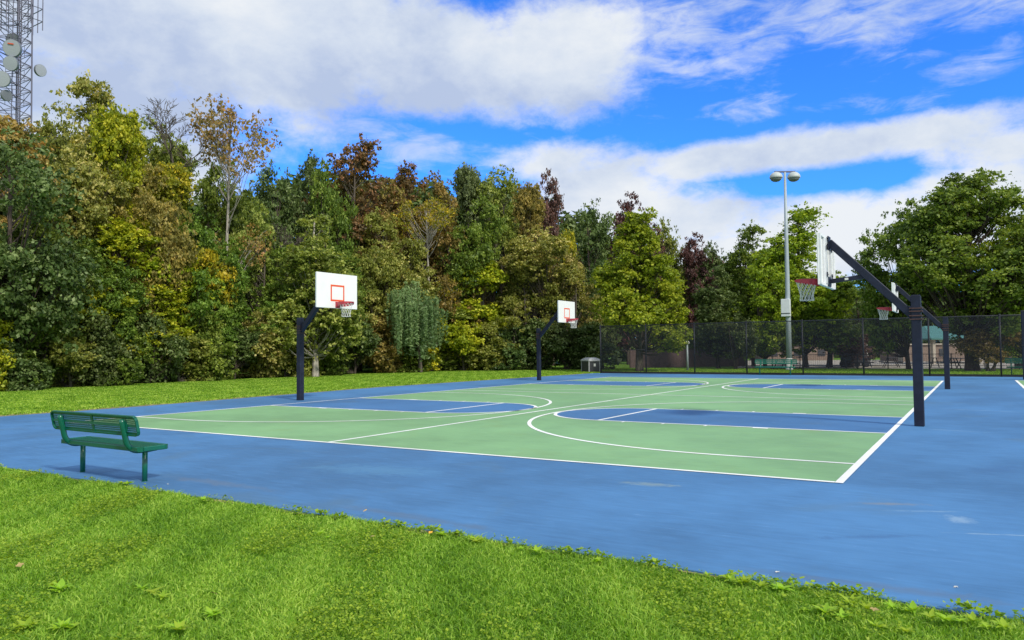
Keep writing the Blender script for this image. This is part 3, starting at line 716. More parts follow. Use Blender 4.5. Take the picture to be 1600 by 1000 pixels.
def crown(seed, H, Rr, zb, shape, ncl, nlf, leaf, cr=.22, fill=.45, flat=.7, lump=.3, droop=0, twig=0, trunk_r=.2, loose=.34, nlobe=11, lsz=.42, fork=False, bare_low=True, stems=1):
    rng = np.random.default_rng(seed); rs = random.Random(seed)
    ph = rng.uniform(0, 6.28, 8); 
    def env(t, a):
        nz_ = .5*np.sin(2*a+ph[0]+3*t)+.35*np.sin(3*a+ph[1]-7*t)+.3*np.sin(5*a+ph[2]+11*t)+.25*np.sin(ph[3]+17*t+a)
        return PROF[shape](t)*Rr*(1-lump*.5+lump*.55*nz_)
    # the crown is a union of uneven lobes, each holding its share of leaf clumps
    lt = np.sort(rng.uniform(.04, .93, nlobe)); lt[-1] = .84; la = rng.uniform(0, 6.283, nlobe)+np.arange(nlobe)*2.4
    er = PROF[shape](lt); lr = Rr*lsz*rng.uniform(.75, 1.3, nlobe)*(.35+.65*er); lo = np.maximum(Rr*er*rng.uniform(.85, 1.15, nlobe)-lr, 0)*(1 if not droop else .8); lo[-1] *= .3
    lc = np.stack([lo*np.cos(la), lo*np.sin(la), zb+(H-zb)*lt], 1)
    lc[:, 2] = np.minimum(np.maximum(lc[:, 2], zb+lr*.5), H-lr*.85)
    def inlobe(n, f0, f1):
        wl = lr**2/(lr**2).sum(); li = rng.choice(nlobe, n, p=wl); q = rng.normal(size=(n, 3)); q /= np.linalg.norm(q, axis=1, keepdims=True)
        p_ = lc[li]+q*lr[li][:, None]*rng.uniform(f0, f1, (n, 1))*np.array([1, 1, .95]); 
        p_[:, 2] = np.maximum(p_[:, 2], zb*.8+.1); return p_, q
    C, _q = inlobe(ncl, fill, 1.0)
    crr = Rr*cr*rng.uniform(.6, 1.35, len(C))
    # trunk and limbs
    b = MB(); lean = [rng.normal(0, .25) for _ in range(2)]
    def tp(z, s=0):
        q = z/H; return Vector((lean[0]*q+math.sin(q*5+seed+s)*.12, lean[1]*q+math.cos(q*4+seed+2*s)*.12, z))
    for s in range(stems):
        off = Vector((0, 0, 0)) if stems == 1 else Vector((math.cos(s*2.1)*.15, math.sin(s*2.1)*.15, 0)); sp_ = 0 if stems == 1 else .9
        zs = [-.1, .15, .6]+[H*.88*i/8 for i in range(1, 9)]
        zs = sorted(zs); b.tube([tp(z, s)+off*(1+z*sp_) for z in zs], [trunk_r*(1.35 if z < .1 else 1.12 if z < .3 else 1)*(1-.86*min(1, max(0, z)/(H*.9))) + .012 for z in zs], 8)
    for i in range(len(C)):
        c = Vector(C[i]); h = math.hypot(c.x, c.y); z0 = max(min(zb*.9, c.z*.8), c.z-h*rs.uniform(.6, 1.1)-.3*(H-zb)*.2); z0 = min(z0, H*.84)
        a = tp(z0); mid = a.lerp(c, .5)+Vector((0, 0, -.12*h+rs.uniform(-.15, .15)))
        r0 = trunk_r*.30*(1-.6*z0/H)
        b.tube([a, a.lerp(mid, .5)+Vector((rs.uniform(-.1, .1), rs.uniform(-.1, .1), -.03*h)), mid, mid.lerp(c, .5)+Vector((0, 0, .05*h)), c], [r0, r0*.8, r0*.6, r0*.42, r0*.25], 5, cap=False)
        if i % 2 == 0 or twig:
            for _ in range(2+int(twig*4)):
                d_ = Vector((rs.gauss(0, 1), rs.gauss(0, 1), rs.gauss(.3 if not droop else -.5, .6))).normalized(); e1 = c+d_*crr[i]*rs.uniform(.8, 1.25+twig*.6)
                b.tube([c, c.lerp(e1, .5)+Vector((0, 0, .05)), e1], [r0*.22+.006, r0*.14+.005, .006], 3, cap=False)
    # leaves
    wgt = crr**2; wgt /= wgt.sum(); idx = rng.choice(len(C), nlf, p=wgt)
    d = rng.normal(size=(nlf, 3)); d /= np.linalg.norm(d, axis=1, keepdims=True)
    low = (d[:, 2] < 0) & (rng.uniform(size=nlf) < .35); d[low, 2] *= -1
    # lumps on each clump: sub-clusters
    sub = rng.normal(size=(len(C), 7, 3)); sub /= np.linalg.norm(sub, axis=2, keepdims=True)
    si = rng.integers(0, 7, nlf); sc = sub[idx, si]
    rd = crr[idx][:, None]
    loc = sc*rd*.62+d*rd*(.30+.34*rng.uniform(0, 1, (nlf, 1))**.5)
    far = rng.uniform(size=nlf) < .07; loc[far] *= rng.uniform(1.1, 1.55, (far.sum(), 1))
    loc[:, 2] *= flat
    if droop:
        fall = rng.uniform(0, 1, nlf)**1.2*droop; strand = rng.normal(0, 1, (len(C), 14, 2))*.55; st_ = rng.integers(0, 14, nlf)
        loc = np.stack([strand[idx, st_, 0]*rd[:, 0]+rng.normal(0, .035, nlf), strand[idx, st_, 1]*rd[:, 0]+rng.normal(0, .035, nlf), .25*rd[:, 0]-fall-.25*(strand[idx, st_]**2).sum(1)*rd[:, 0]], 1)
    P_ = C[idx]+loc
    if not droop:
        # sprigs standing out from the clumps all round
        nm_ = ncl*5; mc, mq = inlobe(nm_, .75, 1.22); mr = Rr*cr*.42*rng.uniform(.5, 1.4, nm_)
        ns_ = int(nlf*loose); q_ = rng.permutation(nlf)[:ns_]; mi_ = rng.integers(0, nm_, ns_)
        P_[q_] = mc[mi_]+rng.normal(0, .55, (ns_, 3))*mr[mi_][:, None]*np.array([1, 1, .6]); loc[q_] = mq[mi_]; mt_ = rng.uniform(0, 1, nm_)
    P_[:, 2] = np.maximum(P_[:, 2], .12)
    outw = loc/np.maximum(np.linalg.norm(loc, axis=1, keepdims=True), .01)
    Nn = outw*.5+np.array([0, 0, .4])+rng.normal(0, .7, (nlf, 3))
    if droop: Nn = rng.normal(0, 1, (nlf, 3))*np.array([1, 1, .2])
    ct = rng.uniform(0, 1, len(C)); st2 = rng.uniform(0, 1, (len(C), 7))
    tint = np.clip(.45*ct[idx]+.2*st2[idx, si]+.35*rng.uniform(0, 1, nlf)+rng.normal(0, .06, nlf), 0, 1)
    if not droop: tint[q_] = np.clip(.5*mt_[mi_]+.5*rng.uniform(0, 1, ns_), 0, 1)
    sz = leaf*rng.uniform(.6, 1.35, nlf)
    return b.mesh('trunk', BARKM, True), leaf_mesh('crown', P_, Nn, sz, tint, rng, 1.5 if not droop else 3.2, PAL['green'])

ARCH = {}
def arch(key, **kw): ARCH[key] = (kw['H'], kw['Rr'], crown(**kw))
arch('round1', seed=1, H=11, Rr=4.6, zb=.8, shape='round', ncl=170, nlf=40000, leaf=.135, cr=.13)
arch('round2', seed=2, H=11, Rr=4.6, zb=1.0, shape='round', ncl=150, nlf=34000, leaf=.14, cr=.13, nlobe=9)
arch('oval1', seed=3, H=15, Rr=4.0, zb=1.2, shape='oval', ncl=180, nlf=40000, leaf=.135, twig=.2, cr=.13, nlobe=14)
arch('oval2', seed=4, H=15, Rr=4.0, zb=1.5, shape='oval', ncl=150, nlf=32000, leaf=.14, cr=.14, twig=.4, nlobe=11)
arch('oval3', seed=24, H=15, Rr=4.0, zb=1.5, shape='round', ncl=150, nlf=30000, leaf=.14, cr=.14, twig=.4, nlobe=12, lsz=.36)
arch('ragged', seed=5, H=16, Rr=4.2, zb=2.5, shape='oval', ncl=150, nlf=19000, leaf=.13, cr=.10, fill=.25, twig=1, loose=.5, nlobe=13, lsz=.36)
arch('sparse', seed=6, H=17, Rr=4.2, zb=6.5, shape='round', ncl=95, nlf=4200, leaf=.15, cr=.12, fill=.2, twig=.7, trunk_r=.2, loose=.5, nlobe=9, lsz=.36)
arch('cone1', seed=7, H=12, Rr=4.2, zb=1.7, shape='cone', ncl=230, nlf=46000, leaf=.135, cr=.12, fill=.5, trunk_r=.26, loose=.25, nlobe=22, lsz=.36)
arch('cone2', seed=8, H=12, Rr=3.8, zb=1.5, shape='cone', ncl=170, nlf=34000, leaf=.135, cr=.13, fill=.4, nlobe=16, lsz=.40)
arch('big', seed=9, H=15, Rr=6.2, zb=3.0, shape='oval', ncl=280, nlf=58000, leaf=.15, cr=.105, fill=.4, trunk_r=.42, loose=.25, nlobe=17, lsz=.34)
arch('spread', seed=10, H=12, Rr=5.0, zb=2.3, shape='oval', ncl=190, nlf=36000, leaf=.145, cr=.12, fill=.35, trunk_r=.3, loose=.3, nlobe=12, lsz=.38)
arch('bush1', seed=11, H=4, Rr=2.2, zb=.1, shape='bush', ncl=60, nlf=11000, leaf=.12, cr=.2, fill=.5, trunk_r=.07, nlobe=10)
arch('bush2', seed=12, H=4, Rr=2.2, zb=.1, shape='bush', ncl=50, nlf=10000, leaf=.125, cr=.22, fill=.5, trunk_r=.07, nlobe=8)
arch('column', seed=13, H=9, Rr=2.3, zb=.1, shape='column', ncl=120, nlf=20000, leaf=.14, cr=.2, fill=.55, trunk_r=.12, nlobe=12, lsz=.5)
arch('weep', seed=14, H=6.4, Rr=2.2, zb=3.2, shape='round', ncl=22, nlf=14000, leaf=.07, cr=.33, droop=2.3, trunk_r=.12, nlobe=5, lsz=.5)
arch('small', seed=15, H=4.6, Rr=2.6, zb=1.1, shape='round', ncl=60, nlf=7000, leaf=.13, cr=.2, fill=.2, twig=.8, trunk_r=.10, stems=4)
arch('spray', seed=16, H=7, Rr=3.0, zb=1.5, shape='round', ncl=60, nlf=8000, leaf=.16, cr=.24, flat=.4, fill=.5, twig=.2, trunk_r=.08, nlobe=8)

def wood_d(u): return float(np.interp(u, [-120, 0, 200, 480, 650, 850, 1000], [38, 39.5, 42.7, 51.2, 58.2, 60.5, 60]))
def tree(name, u, vt, wpx, d, key, pal, label, rz=None, bk=None, group='trees of the wood', cat='tree', vb=None, dx=0):
    if group == 'trees of the wood' and u < 900 and u != 490 and key != 'weep': d = max(d, wood_d(u)+2.6)
    H, Rr, (tm, cm) = ARCH[key]; top = spot(u, vt, d)
    h = top.z+.02; sxy = (wpx/2)*(d*1.07/FPX)/Rr*1.06
    o = thing(name, label, cat, (top.x, top.y, -.02), (u*.37+vt*.11 if rz is None else rz), group)
    o.scale = (sxy, sxy, h/H)
    for nm, me, mt in (('trunk', tm, bk or (BARKD if pal in ('dark', 'green', 'purple') else BARKM)), ('crown', cm, PAL[pal])):
        c = link(nm, me, o); c.material_slots[0].link = 'OBJECT'; c.material_slots[0].material = mt
    return o
T = [
 # name, u, v top, width px, distance, form, palette, label, bark
 ('tree', 12, 212, 215, 41, 'round1', 'dark', 'large dark green tree with small glossy leaves at the left edge'),
 ('tree', 62, 330, 130, 43, 'round2', 'green', 'dark grey-green rounded tree beside the large dark one at the left edge'),
 ('tree', 15, 172, 150, 52, 'oval2', 'orange', 'tall tree with orange and tan leaves in front of the radio tower'),
 ('tree', 85, 140, 105, 60, 'oval3', 'olive', 'olive tree with thin top just right of the radio tower'),
 ('tree', 150, 113, 170, 51, 'oval1', 'cream', 'tallest tree of the wood, olive and tan leaves, right of the tower'),
 ('tree', 185, 150, 120, 47, 'oval2', 'lime', 'tall yellow-green tree with bright yellow sprays in front of the tallest tree'),
 ('tree', 228, 165, 120, 54, 'oval3', 'olive', 'olive tree below the bare purple twigs'),
 ('tree', 110, 215, 130, 46, 'oval3', 'cream', 'pale olive and tan tree between the dark left tree and the yellow-green one'),
 ('tree', 268, 245, 110, 48, 'oval2', 'yellow', 'tree with bright yellow leaf sprays left of the sparse orange tree'),
 ('tree', 352, 150, 135, 50, 'sparse', 'orange', 'sparse tall tree with pale trunk and scattered orange leaves against the sky'),
 ('tree', 335, 255, 130, 57, 'round2', 'green', 'green tree behind the pale trunk of the sparse orange tree'),
 ('tree', 425, 258, 120, 62, 'round1', 'dark', 'dark green round-topped tree right of the sparse orange tree'),
 ('tree', 300, 330, 140, 46, 'round2', 'green', 'dark glossy tree below the sparse orange tree'),
 ('tree', 405, 330, 110, 52, 'round2', 'olive', 'olive green tree left of the pale-trunked round tree'),
 ('tree', 200, 330, 150, 44.5, 'oval2', 'lime', 'yellow-green tree low in the left part of the wood'),
 ('tree', 240, 275, 120, 47, 'round2', 'bronze', 'brownish olive tree above the low yellow-green tree'),
 ('tree', 488, 225, 90, 63, 'ragged', 'dark', 'dark green tree with thin grey twigs at its top, left of the reddish tree'),
 ('tree', 505, 262, 90, 60, 'round2', 'green', 'dense green tree between the twiggy dark tree and the reddish tree'),
 ('tree', 560, 200, 150, 64, 'ragged', 'rust', 'tall reddish-brown tree with a pointed twiggy top'),
 ('tree', 552, 235, 125, 66, 'oval3', 'bronze', 'bronze green tree just behind the tall reddish-brown tree'),
 ('tree', 628, 245, 125, 65, 'ragged', 'rust', 'reddish-brown tree with russet leaf tips right of the pointed one'),
 ('tree', 620, 295, 110, 63, 'round2', 'bronze', 'bronze tree under the russet-tipped tree'),
 ('tree', 690, 283, 125, 66, 'round2', 'bronze', 'orange-bronze tree in the dip of the skyline'),
 ('tree', 590, 330, 130, 60, 'round1', 'olive', 'dark green tree behind the cream-leaved tree'),
 ('tree', 672, 300, 110, 58.5, 'sparse', 'yellow', 'tree with a bare pale trunk and thin yellow-brown leaves'),
 ('tree', 735, 246, 100, 68, 'oval2', 'sage', 'tall grey-green tree at the centre of the skyline'),
 ('tree', 790, 244, 110, 69, 'oval3', 'olive', 'tall olive and bronze tree right of the grey-green one'),
 ('tree', 825, 275, 80, 67, 'oval2', 'bronze', 'bronze tree left of the dark purple tree'),
 ('tree', 765, 320, 130, 63, 'round2', 'green', 'wide green tree above the vine-covered tree'),
 ('tree', 700, 350, 110, 62, 'round2', 'bronze', 'brown-green tree behind the pale bare trunk'),
 ('tree', 862, 280, 85, 76, 'round2', 'purple', 'dark purple tree on the skyline left of the green pyramid-shaped tree'),
 ('tree', 925, 320, 110, 77, 'round1', 'dark', 'dark olive round tree behind the left shoulder of the pyramid-shaped tree'),
 ('tree', 977, 313, 95, 80, 'round2', 'purple', 'purple-brown tree peeping over the pyramid-shaped green tree'),
 ('tree', 1040, 350, 80, 82, 'round2', 'olive', 'dark olive tree at the right shoulder of the pyramid-shaped tree'),
 ('tree', 1080, 372, 85, 82, 'round2', 'purple', 'dark red-brown tree right of the pyramid-shaped tree'),
 ('tree', 1115, 385, 70, 80, 'round2', 'dark', 'small dark tree between the red-brown tree and the fence trees'),
 ('tree', 848, 345, 130, 63, 'oval3', 'cream', 'tall brown and cream-leaved tree left of the far left hoop'),
 ('tree', 888, 352, 46, 67, 'oval2', 'yellow', 'small golden-yellow tree top left of the pyramid-shaped tree'),
 ('tree', 820, 400, 120, 61, 'round2', 'olive', 'olive tree beside the vine-covered tree'),
 ('tree', 893, 395, 90, 62, 'round2', 'cream', 'loose brownish tree behind the far left backboard'),
 ('tree', 930, 430, 80, 65, 'round1', 'dark', 'dark tree above the grey storage bin'),
 ('tree', 540, 400, 110, 55, 'round2', 'green', 'green tree behind the left backboard'),
 ('tree', 604, 385, 130, 56.5, 'round2', 'cream', 'tree with cream and yellowish leaves right of the left backboard'),
 ('tree', 440, 385, 130, 52, 'round1', 'green', 'green tree behind the left hoop post'),
 ('tree', 350, 400, 140, 46.5, 'round2', 'green', 'wide green tree above the hedge left of the hoop'),
 ('tree', 130, 380, 130, 42.5, 'round2', 'green', 'green tree low beside the dark left-edge tree'),
 ('tree', 255, 400, 140, 44.5, 'spray', 'lime', 'low tree with fans of bright yellow-green leaves in the left wood'),
 ('tree', 165, 440, 110, 41.8, 'spray', 'lime', 'small yellow-green tree with drooping fans right of the dark left-edge tree'),
 ('tree', 305, 385, 90, 44.5, 'spray', 'yellow', 'small spray of golden leaves in the left wood'),
 ('vine_covered_tree', 755, 395, 105, 59, 'column', 'lime', 'tree smothered in bright green vines in the centre of the wood'),
 ('vine_covered_tree', 700, 470, 110, 58.5, 'column', 'olive', 'lower mound of olive vines right of the weeping tree'),
 ('willow_tree', 655, 440, 104, 56.2, 'weep', 'willow', 'small weeping tree with hanging grey-green strands'),
]
for i, t in enumerate(T): tree(*t, bk=BARKP if t[5] == 'sparse' else None)
G = 'trees beyond the fence'
T = [
 ('maple_tree', 998, 327, 172, 55, 'cone1', 'bright', 'bright green pyramid-shaped tree at the left end of the mesh fence'),
 ('tree', 1118, 402, 100, 63, 'cone2', 'dark', 'dark green tree between the pyramid-shaped tree and the light pole'),
 ('tree', 1172, 346, 100, 70, 'oval1', 'green', 'dark green narrow tree left of the light pole'),
 ('tree', 1250, 318, 140, 66, 'oval1', 'bright', 'tall yellow-green tree directly behind the light pole'),
 ('tree', 1190, 400, 115, 64, 'round2', 'bright', 'lower yellow-green tree left of the light pole base'),
 ('tree', 1292, 430, 120, 66, 'spread', 'green', 'wide green tree between light pole and nearest hoop board'),
 ('tree', 1345, 450, 110, 72, 'round1', 'dark', 'dark round tree seen under the nearest hoop arm'),
 ('tree', 1412, 325, 122, 61, 'round2', 'green', 'green spreading tree left of the largest right-hand tree'),
 ('maple_tree', 1512, 270, 218, 57, 'big', 'green', 'largest tree at the right, full green crown on a thick trunk'),
 ('tree', 1612, 330, 130, 58, 'round2', 'bright', 'green tree cut by the right edge of the view'),
 ('small_tree', 1545, 515, 78, 56, 'small', 'bronze', 'small many-stemmed tree with brown leaves right of the thick trunk'),
 ('small_tree', 1325, 520, 85, 66, 'small', 'purple', 'small dark purple-leaved tree behind the fence below the nearest hoop'),
 ('small_tree', 1148, 500, 60, 60, 'small', 'dark', 'small dark tree on the lawn behind the fence left of the light pole'),
 ('small_tree', 1590, 530, 70, 64, 'small', 'olive', 'low olive tree behind the fence at the right edge'),
]
for t in T: tree(*t, group=G)
# shrubs along the foot of the wood
pl = ['lime', 'dark', 'green', 'olive', 'dark', 'green', 'dark', 'olive', 'green', 'dark', 'cream', 'olive', 'green', 'dark', 'bronze', 'green', 'yellow', 'lime', 'olive', 'dark', 'dark', 'dark', 'dark']
us = [-30, 22, 66, 108, 150, 195, 238, 280, 322, 366, 408, 448, 512, 552, 592, 634, 678, 722, 762, 802, 842, 882, 922]
vt = [500, 520, 505, 530, 500, 515, 505, 520, 500, 515, 500, 505, 515, 500, 505, 515, 500, 505, 515, 505, 510, 505, 515]
near = ['at the left edge of the view', 'above the left end of the bench', 'left of centre above the bench', 'above the right end of the bench backrest', 'just right of the bench',
 'under the yellow-green fans', 'under the golden sprays', 'right of the golden sprays', 'midway between bench and left hoop', 'left of the left hoop by two shrubs', 'second left of the left hoop post',
 'just left of the left hoop post', 'just right of the left hoop post', 'below the left backboard net', 'under the cream-leaved tree', 'left under the weeping tree', 'right under the weeping tree', 'under the vine-covered tree',
 'right of the vine-covered tree', 'two shrubs left of the far left hoop', 'behind the far left hoop post', 'right behind the far left hoop', 'behind the grey storage bin']
adj = {'lime': 'bright yellow-green', 'dark': 'dark green', 'green': 'mid green', 'olive': 'olive', 'cream': 'tan-flecked', 'bronze': 'brownish', 'yellow': 'yellowish'}
for i, u in enumerate(us):
    tree('shrub', u, vt[i]-6, 84, wood_d(u)+.8, 'bush1' if i % 2 else 'bush2', pl[i], adj[pl[i]]+' shrub edging the wood '+near[i], group='shrubs along the foot of the wood', cat='shrub', rz=i*1.3)
# tree with a pale trunk standing free in front of the wood
tree('tree', 490, 312, 168, 50.2, 'cone2', 'olive', 'rounded light olive tree with pale trunk right behind the left hoop', bk=BARKP, rz=1.0)
# bare twigs on the skyline
def bare(u, vt, d, label, h=None):
    top = spot(u, vt, d); rs = random.Random(int(u)); H = top.z
    o = thing('bare_tree', label, 'tree', (top.x, top.y, 0), 0, 'trees of the wood'); b = MB()
    def grow(p, d_, l, r, k):
        q = p+d_*l*.5+Vector((rs.gauss(0, .05), rs.gauss(0, .05), 0))*l; e_ = p+d_*l+Vector((0, 0, .04*l))
        b.tube([p, q, e_], [r, r*.8, r*.6], 6 if k < 2 else 4, cap=False)
        if k >= 6: return
        for _ in range(3 if k < 5 else 2):
            nd = (d_+Vector((rs.gauss(0, .55), rs.gauss(0, .55), rs.gauss(.12, .3)))).normalized(); grow(e_ if rs.random() < .6 else q, nd, l*rs.uniform(.6, .82), max(r*.58, .014), k+1)
    b.tube([(0, 0, -.1), (.1, 0, H*.35), (0, .1, H*.66)], [.2, .17, .12], 8)
    grow(Vector((0, .1, H*.62)), Vector((.1, 0, 1)).normalized(), H*.11, .11, 0)
    b.build('branches', BARKM, o)
bare(266, 134, 50, 'leafless tree with fine purple-brown twigs against the sky left of the sparse orange tree')
bare(432, 330, 54, 'leafless pale branches showing between the sparse orange tree and the pale-trunked tree')
# far wood closing the view behind everything: one mass
rng = np.random.default_rng(77); Cs = []; 
for u in range(-260, 1900, 9):
    vtop = float(np.interp(u, [-260, 0, 100, 300, 420, 560, 640, 800, 900, 1040, 1130, 1350, 1900], [300, 270, 230, 330, 300, 280, 300, 300, 350, 400, 445, 455, 470]))
    d = float(np.interp(u, [-260, 300, 900, 1100, 1900], [60, 72, 88, 120, 150]))+rng.uniform(-4, 4)
    t = spot(u, vtop+rng.uniform(-12, 14), d)
    nz = int(t.z/1.3)+1
    for k in range(nz): Cs.append((t.x+rng.normal(0, 1.2), t.y+rng.normal(0, 1.2), (k+.4)*t.z/nz, rng.uniform()))
Cs = np.array(Cs); k = 80; idx = np.repeat(np.arange(len(Cs)), k)
dd = rng.normal(size=(len(idx), 3)); dd /= np.linalg.norm(dd, axis=1, keepdims=True)
Pp = Cs[idx, :3]+dd*rng.uniform(.5, 1.5, (len(idx), 1)); Pp[:, 2] = np.maximum(Pp[:, 2], .1)
fm = leaf_mesh('far_woods', Pp, dd+rng.normal(0, .5, dd.shape)+np.array([0, 0, .4]), .52*rng.uniform(.6, 1.4, len(idx)), np.clip(.5*Cs[idx, 3]+.5*rng.uniform(size=len(idx)), 0, 1), rng, 1.4, PAL['dark'])
tag(link('far_woods', fm), kind='stuff')

# ------------------------------------------------------------------ things beyond the fence
def at(u, d): p = spot(u, 560, d); return Vector((p.x, p.y, -.02))
side = math.pi/2-0
vr = -YAW      # rotation that turns an object's front (-y) towards the viewpoint
# board fence
a, c = at(985, 66), at(1165, 70); f2 = thing('board_fence', 'low weathered brown board fence behind the lawn, left part beyond the mesh fence', 'fence', a, math.atan2(c.y-a.y, c.x-a.x))
Lf = (c-a).length; b = MB(); x = 0; rs = random.Random(9)
while x < Lf: b.box((x+.07, 0, .78+rs.uniform(-.02, .02)), (.135, .03, 1.56)); x += .145
b.build('boards', WOODF, f2)
x = 0
while x < Lf: b = MB(); b.box((x, .08, .85), (.1, .1, 1.75)); b.build('post', WOODF, f2); x += 2.4
# low dark chain fence
a, c = at(1165, 62), at(1640, 62); f3 = thing('low_fence', 'low dark park fence with thin posts running behind the lawn', 'fence', a, math.atan2(c.y-a.y, c.x-a.x)); Lf = (c-a).length
x = 0
while x < Lf: b = MB(); b.tube([(x, 0, 0), (x, 0, 1.12)], .035, 6); b.build('post', FENCEP, f3); x += 2.0
b = MB()
for z in (.25, 1.08): b.tube([(0, 0, z), (Lf, 0, z)], .022, 6)
b.build('rail', FENCEP, f3)
b = MB(); x = .15
while x < Lf: b.tube([(x, 0, .25), (x, 0, 1.08)], .008, 3, False); x += .15
b.build('pickets', FENCEP, f3)
# pale path and parking ground
b = MB(); P_ = [at(1150, 64), at(1240, 63.5), at(1700, 63.5), at(1750, 110), at(1150, 105)]
b.add([(p.x, p.y, -.012) for p in P_], [[0, 1, 2, 3, 4]]); tag(b.build('path', ASPH), kind='structure')
# little lamp post
o = thing('path_lamp', 'slim pale lamp post with small round head on the lawn behind the fence', 'lamp post', at(1074, 57))
b = MB(); b.tube([(0, 0, 0), (0, 0, 1.9)], [.09, .07], 8); b.build('post', POLEG, o, True)
b = MB(); b.lathe([(.05, 1.9), (.16, 1.98), (.18, 2.08), (.10, 2.2), (.02, 2.24)], n=12); b.build('lamp_head', PALEW, o, True)
# park lamp near the thick trunk
o = thing('path_lamp', 'thin black lamp post with round head just right of the thick trunk', 'lamp post', at(1524, 59))
b = MB(); b.tube([(0, 0, 0), (0, 0, 1.05)], [.07, .05], 8); b.build('post', FENCEP, o, True)
b = MB(); b.lathe([(.05, 1.05), (.14, 1.12), (.16, 1.22), (.02, 1.34)], n=12); b.build('lamp_head', PALEW, o, True)
# pavilion
pv = thing('pavilion', 'open picnic pavilion with green metal roof seen through the mesh fence', 'pavilion', at(1468, 82), vr+.25)
b = MB(); w_, dp_ = 3.3, 2.6; ev, rg = 2.35, 3.55
V = [(-w_, -dp_, ev), (w_, -dp_, ev), (w_, dp_, ev), (-w_, dp_, ev), (-w_+1.7, 0, rg), (w_-1.7, 0, rg)]
V += [(x, y, z-.12) for x, y, z in V]
b.add(V, [[0, 1, 5, 4], [1, 2, 5], [2, 3, 4, 5], [3, 0, 4], [6, 10, 11, 7], [7, 11, 8], [8, 11, 10, 9], [9, 10, 6], [0, 6, 7, 1], [1, 7, 8, 2], [2, 8, 9, 3], [3, 9, 6, 0]])
b.build('roof', ROOFG, pv)
for x in (-2.6, 2.6):
    for y in (-2.0, 2.0): b = MB(); b.box((x, y, 1.12), (.32, .32, 2.24), bev=.02); b.build('column', CREAM, pv)
# brick building behind
bl = thing('brick_building', 'low terracotta brick building behind the green-roofed pavilion', 'building', at(1475, 98), vr)
b = MB(); b.box((0, 0, .9), (12, 5, 1.8)); b.build('wall', BRICK, bl)
b = MB(); b.box((0, 0, 1.87), (12.4, 5.4, .14)); b.build('coping', CREAM, bl)
for x in (-4.4, -1.5, 1.5, 4.4): b = MB(); b.box((x, -2.53, .95), (.9, .06, .8)); b.build('window', BINB, bl)
bl = thing('brick_building', 'small brick building left of the pavilion behind the purple-leaved tree', 'building', at(1235, 104), vr)
b = MB(); b.box((0, 0, .95), (9, 5, 1.9)); b.build('wall', BRICK, bl)
b = MB(); b.box((0, 0, 1.97), (9.4, 5.4, .14)); b.build('roof', BINB, bl)
for x in (-3, 0, 3): b = MB(); b.box((x, -2.53, .95), (.9, .06, .8)); b.build('window', BINB, bl)
# picnic tables
def table():
    o = thing('picnic_table', 'x', 'picnic table', (0, 0, 0))
    b = MB()
    for i in range(5): b.box((0, -.30+.15*i, .74), (1.8, .14, .04))
    b.build('table_top', BINB, o)
    for s in (-1, 1): b = MB(); b.box((0, s*.68, .45), (1.8, .26, .04)); b.build('seat', BINB, o)
    for s in (-1, 1):
        b = MB(); b.bar((s*.65, -.55, 0), (s*.65, -.2, .72), .05, .05); b.bar((s*.65, .55, 0), (s*.65, .2, .72), .05, .05); b.bar((s*.65, -.75, .41), (s*.65, .75, .41), .05, .05); b.build('leg_frame', FENCEP, o)
    return o
t0 = table(); G = 'picnic tables beyond the fence'
for i, (u, d, rz, lab) in enumerate([(1498, 63.5, .5, 'dark picnic table left of the thick trunk, under the pavilion roof line'), (1474, 65.5, 2.1, 'dark picnic table in front of the pavilion column'),
     (1343, 64.5, .2, 'dark picnic table with something white on it below the nearest hoop'), (1392, 66, 1.2, 'dark picnic table between the two right-hand hoop posts and the white one'), (1225, 60, .8, 'dark picnic table behind the far green bench')]):
    o = t0 if i == 0 else copy_tree(t0); o.location = at(u, d); o.rotation_euler = (0, 0, vr+rz); tag(o, lab, None, G)
# white folding canopy frame on the table, utility cart
o = thing('utility_cart', 'white and black utility cart parked behind the fence under the nearest hoop', 'cart', at(1335, 67), vr+.3)
b = MB(); b.box((0, 0, .55), (2.0, 1.0, .5), bev=.06); b.box((.65, 0, .95), (.5, .95, .4), bev=.05); b.build('body', BINB, o)
b = MB(); b.box((0, 0, 1.78), (1.7, 1.1, .07), bev=.03); b.build('roof', PALEW, o)
b = MB(); b.bar((.9, -.5, .9), (.55, -.5, 1.76), .05, .05); b.bar((.9, .5, .9), (.55, .5, 1.76), .05, .05); b.bar((-.75, -.5, .8), (-.7, -.5, 1.76), .05, .05); b.bar((-.75, .5, .8), (-.7, .5, 1.76), .05, .05); b.build('roof_post', PALEW, o)
b = MB(); b.box((-.35, 0, .95), (.45, .9, .12), bev=.03); b.box((-.6, 0, 1.2), (.1, .9, .45), bev=.03); b.build('seat', PALEW, o)
for sx in (-.7, .7):
    for sy in (-.5, .5): b = MB(); b.tube([(sx, sy-.09, .27), (sx, sy+.09, .27)], .27, 16); b.build('wheel', BLACK, o)
# charcoal grill box
o = thing('park_grill', 'small black box grill on a post beside the utility cart', 'grill', at(1322, 61.2), vr)
b = MB(); b.tube([(0, 0, 0), (0, 0, .6)], .05, 8); b.build('post', FENCEP, o)
b = MB(); b.box((0, 0, .72), (.6, .45, .22), bev=.02); b.box((0, 0, .86), (.5, .35, .03)); b.build('box', FENCEP, o)

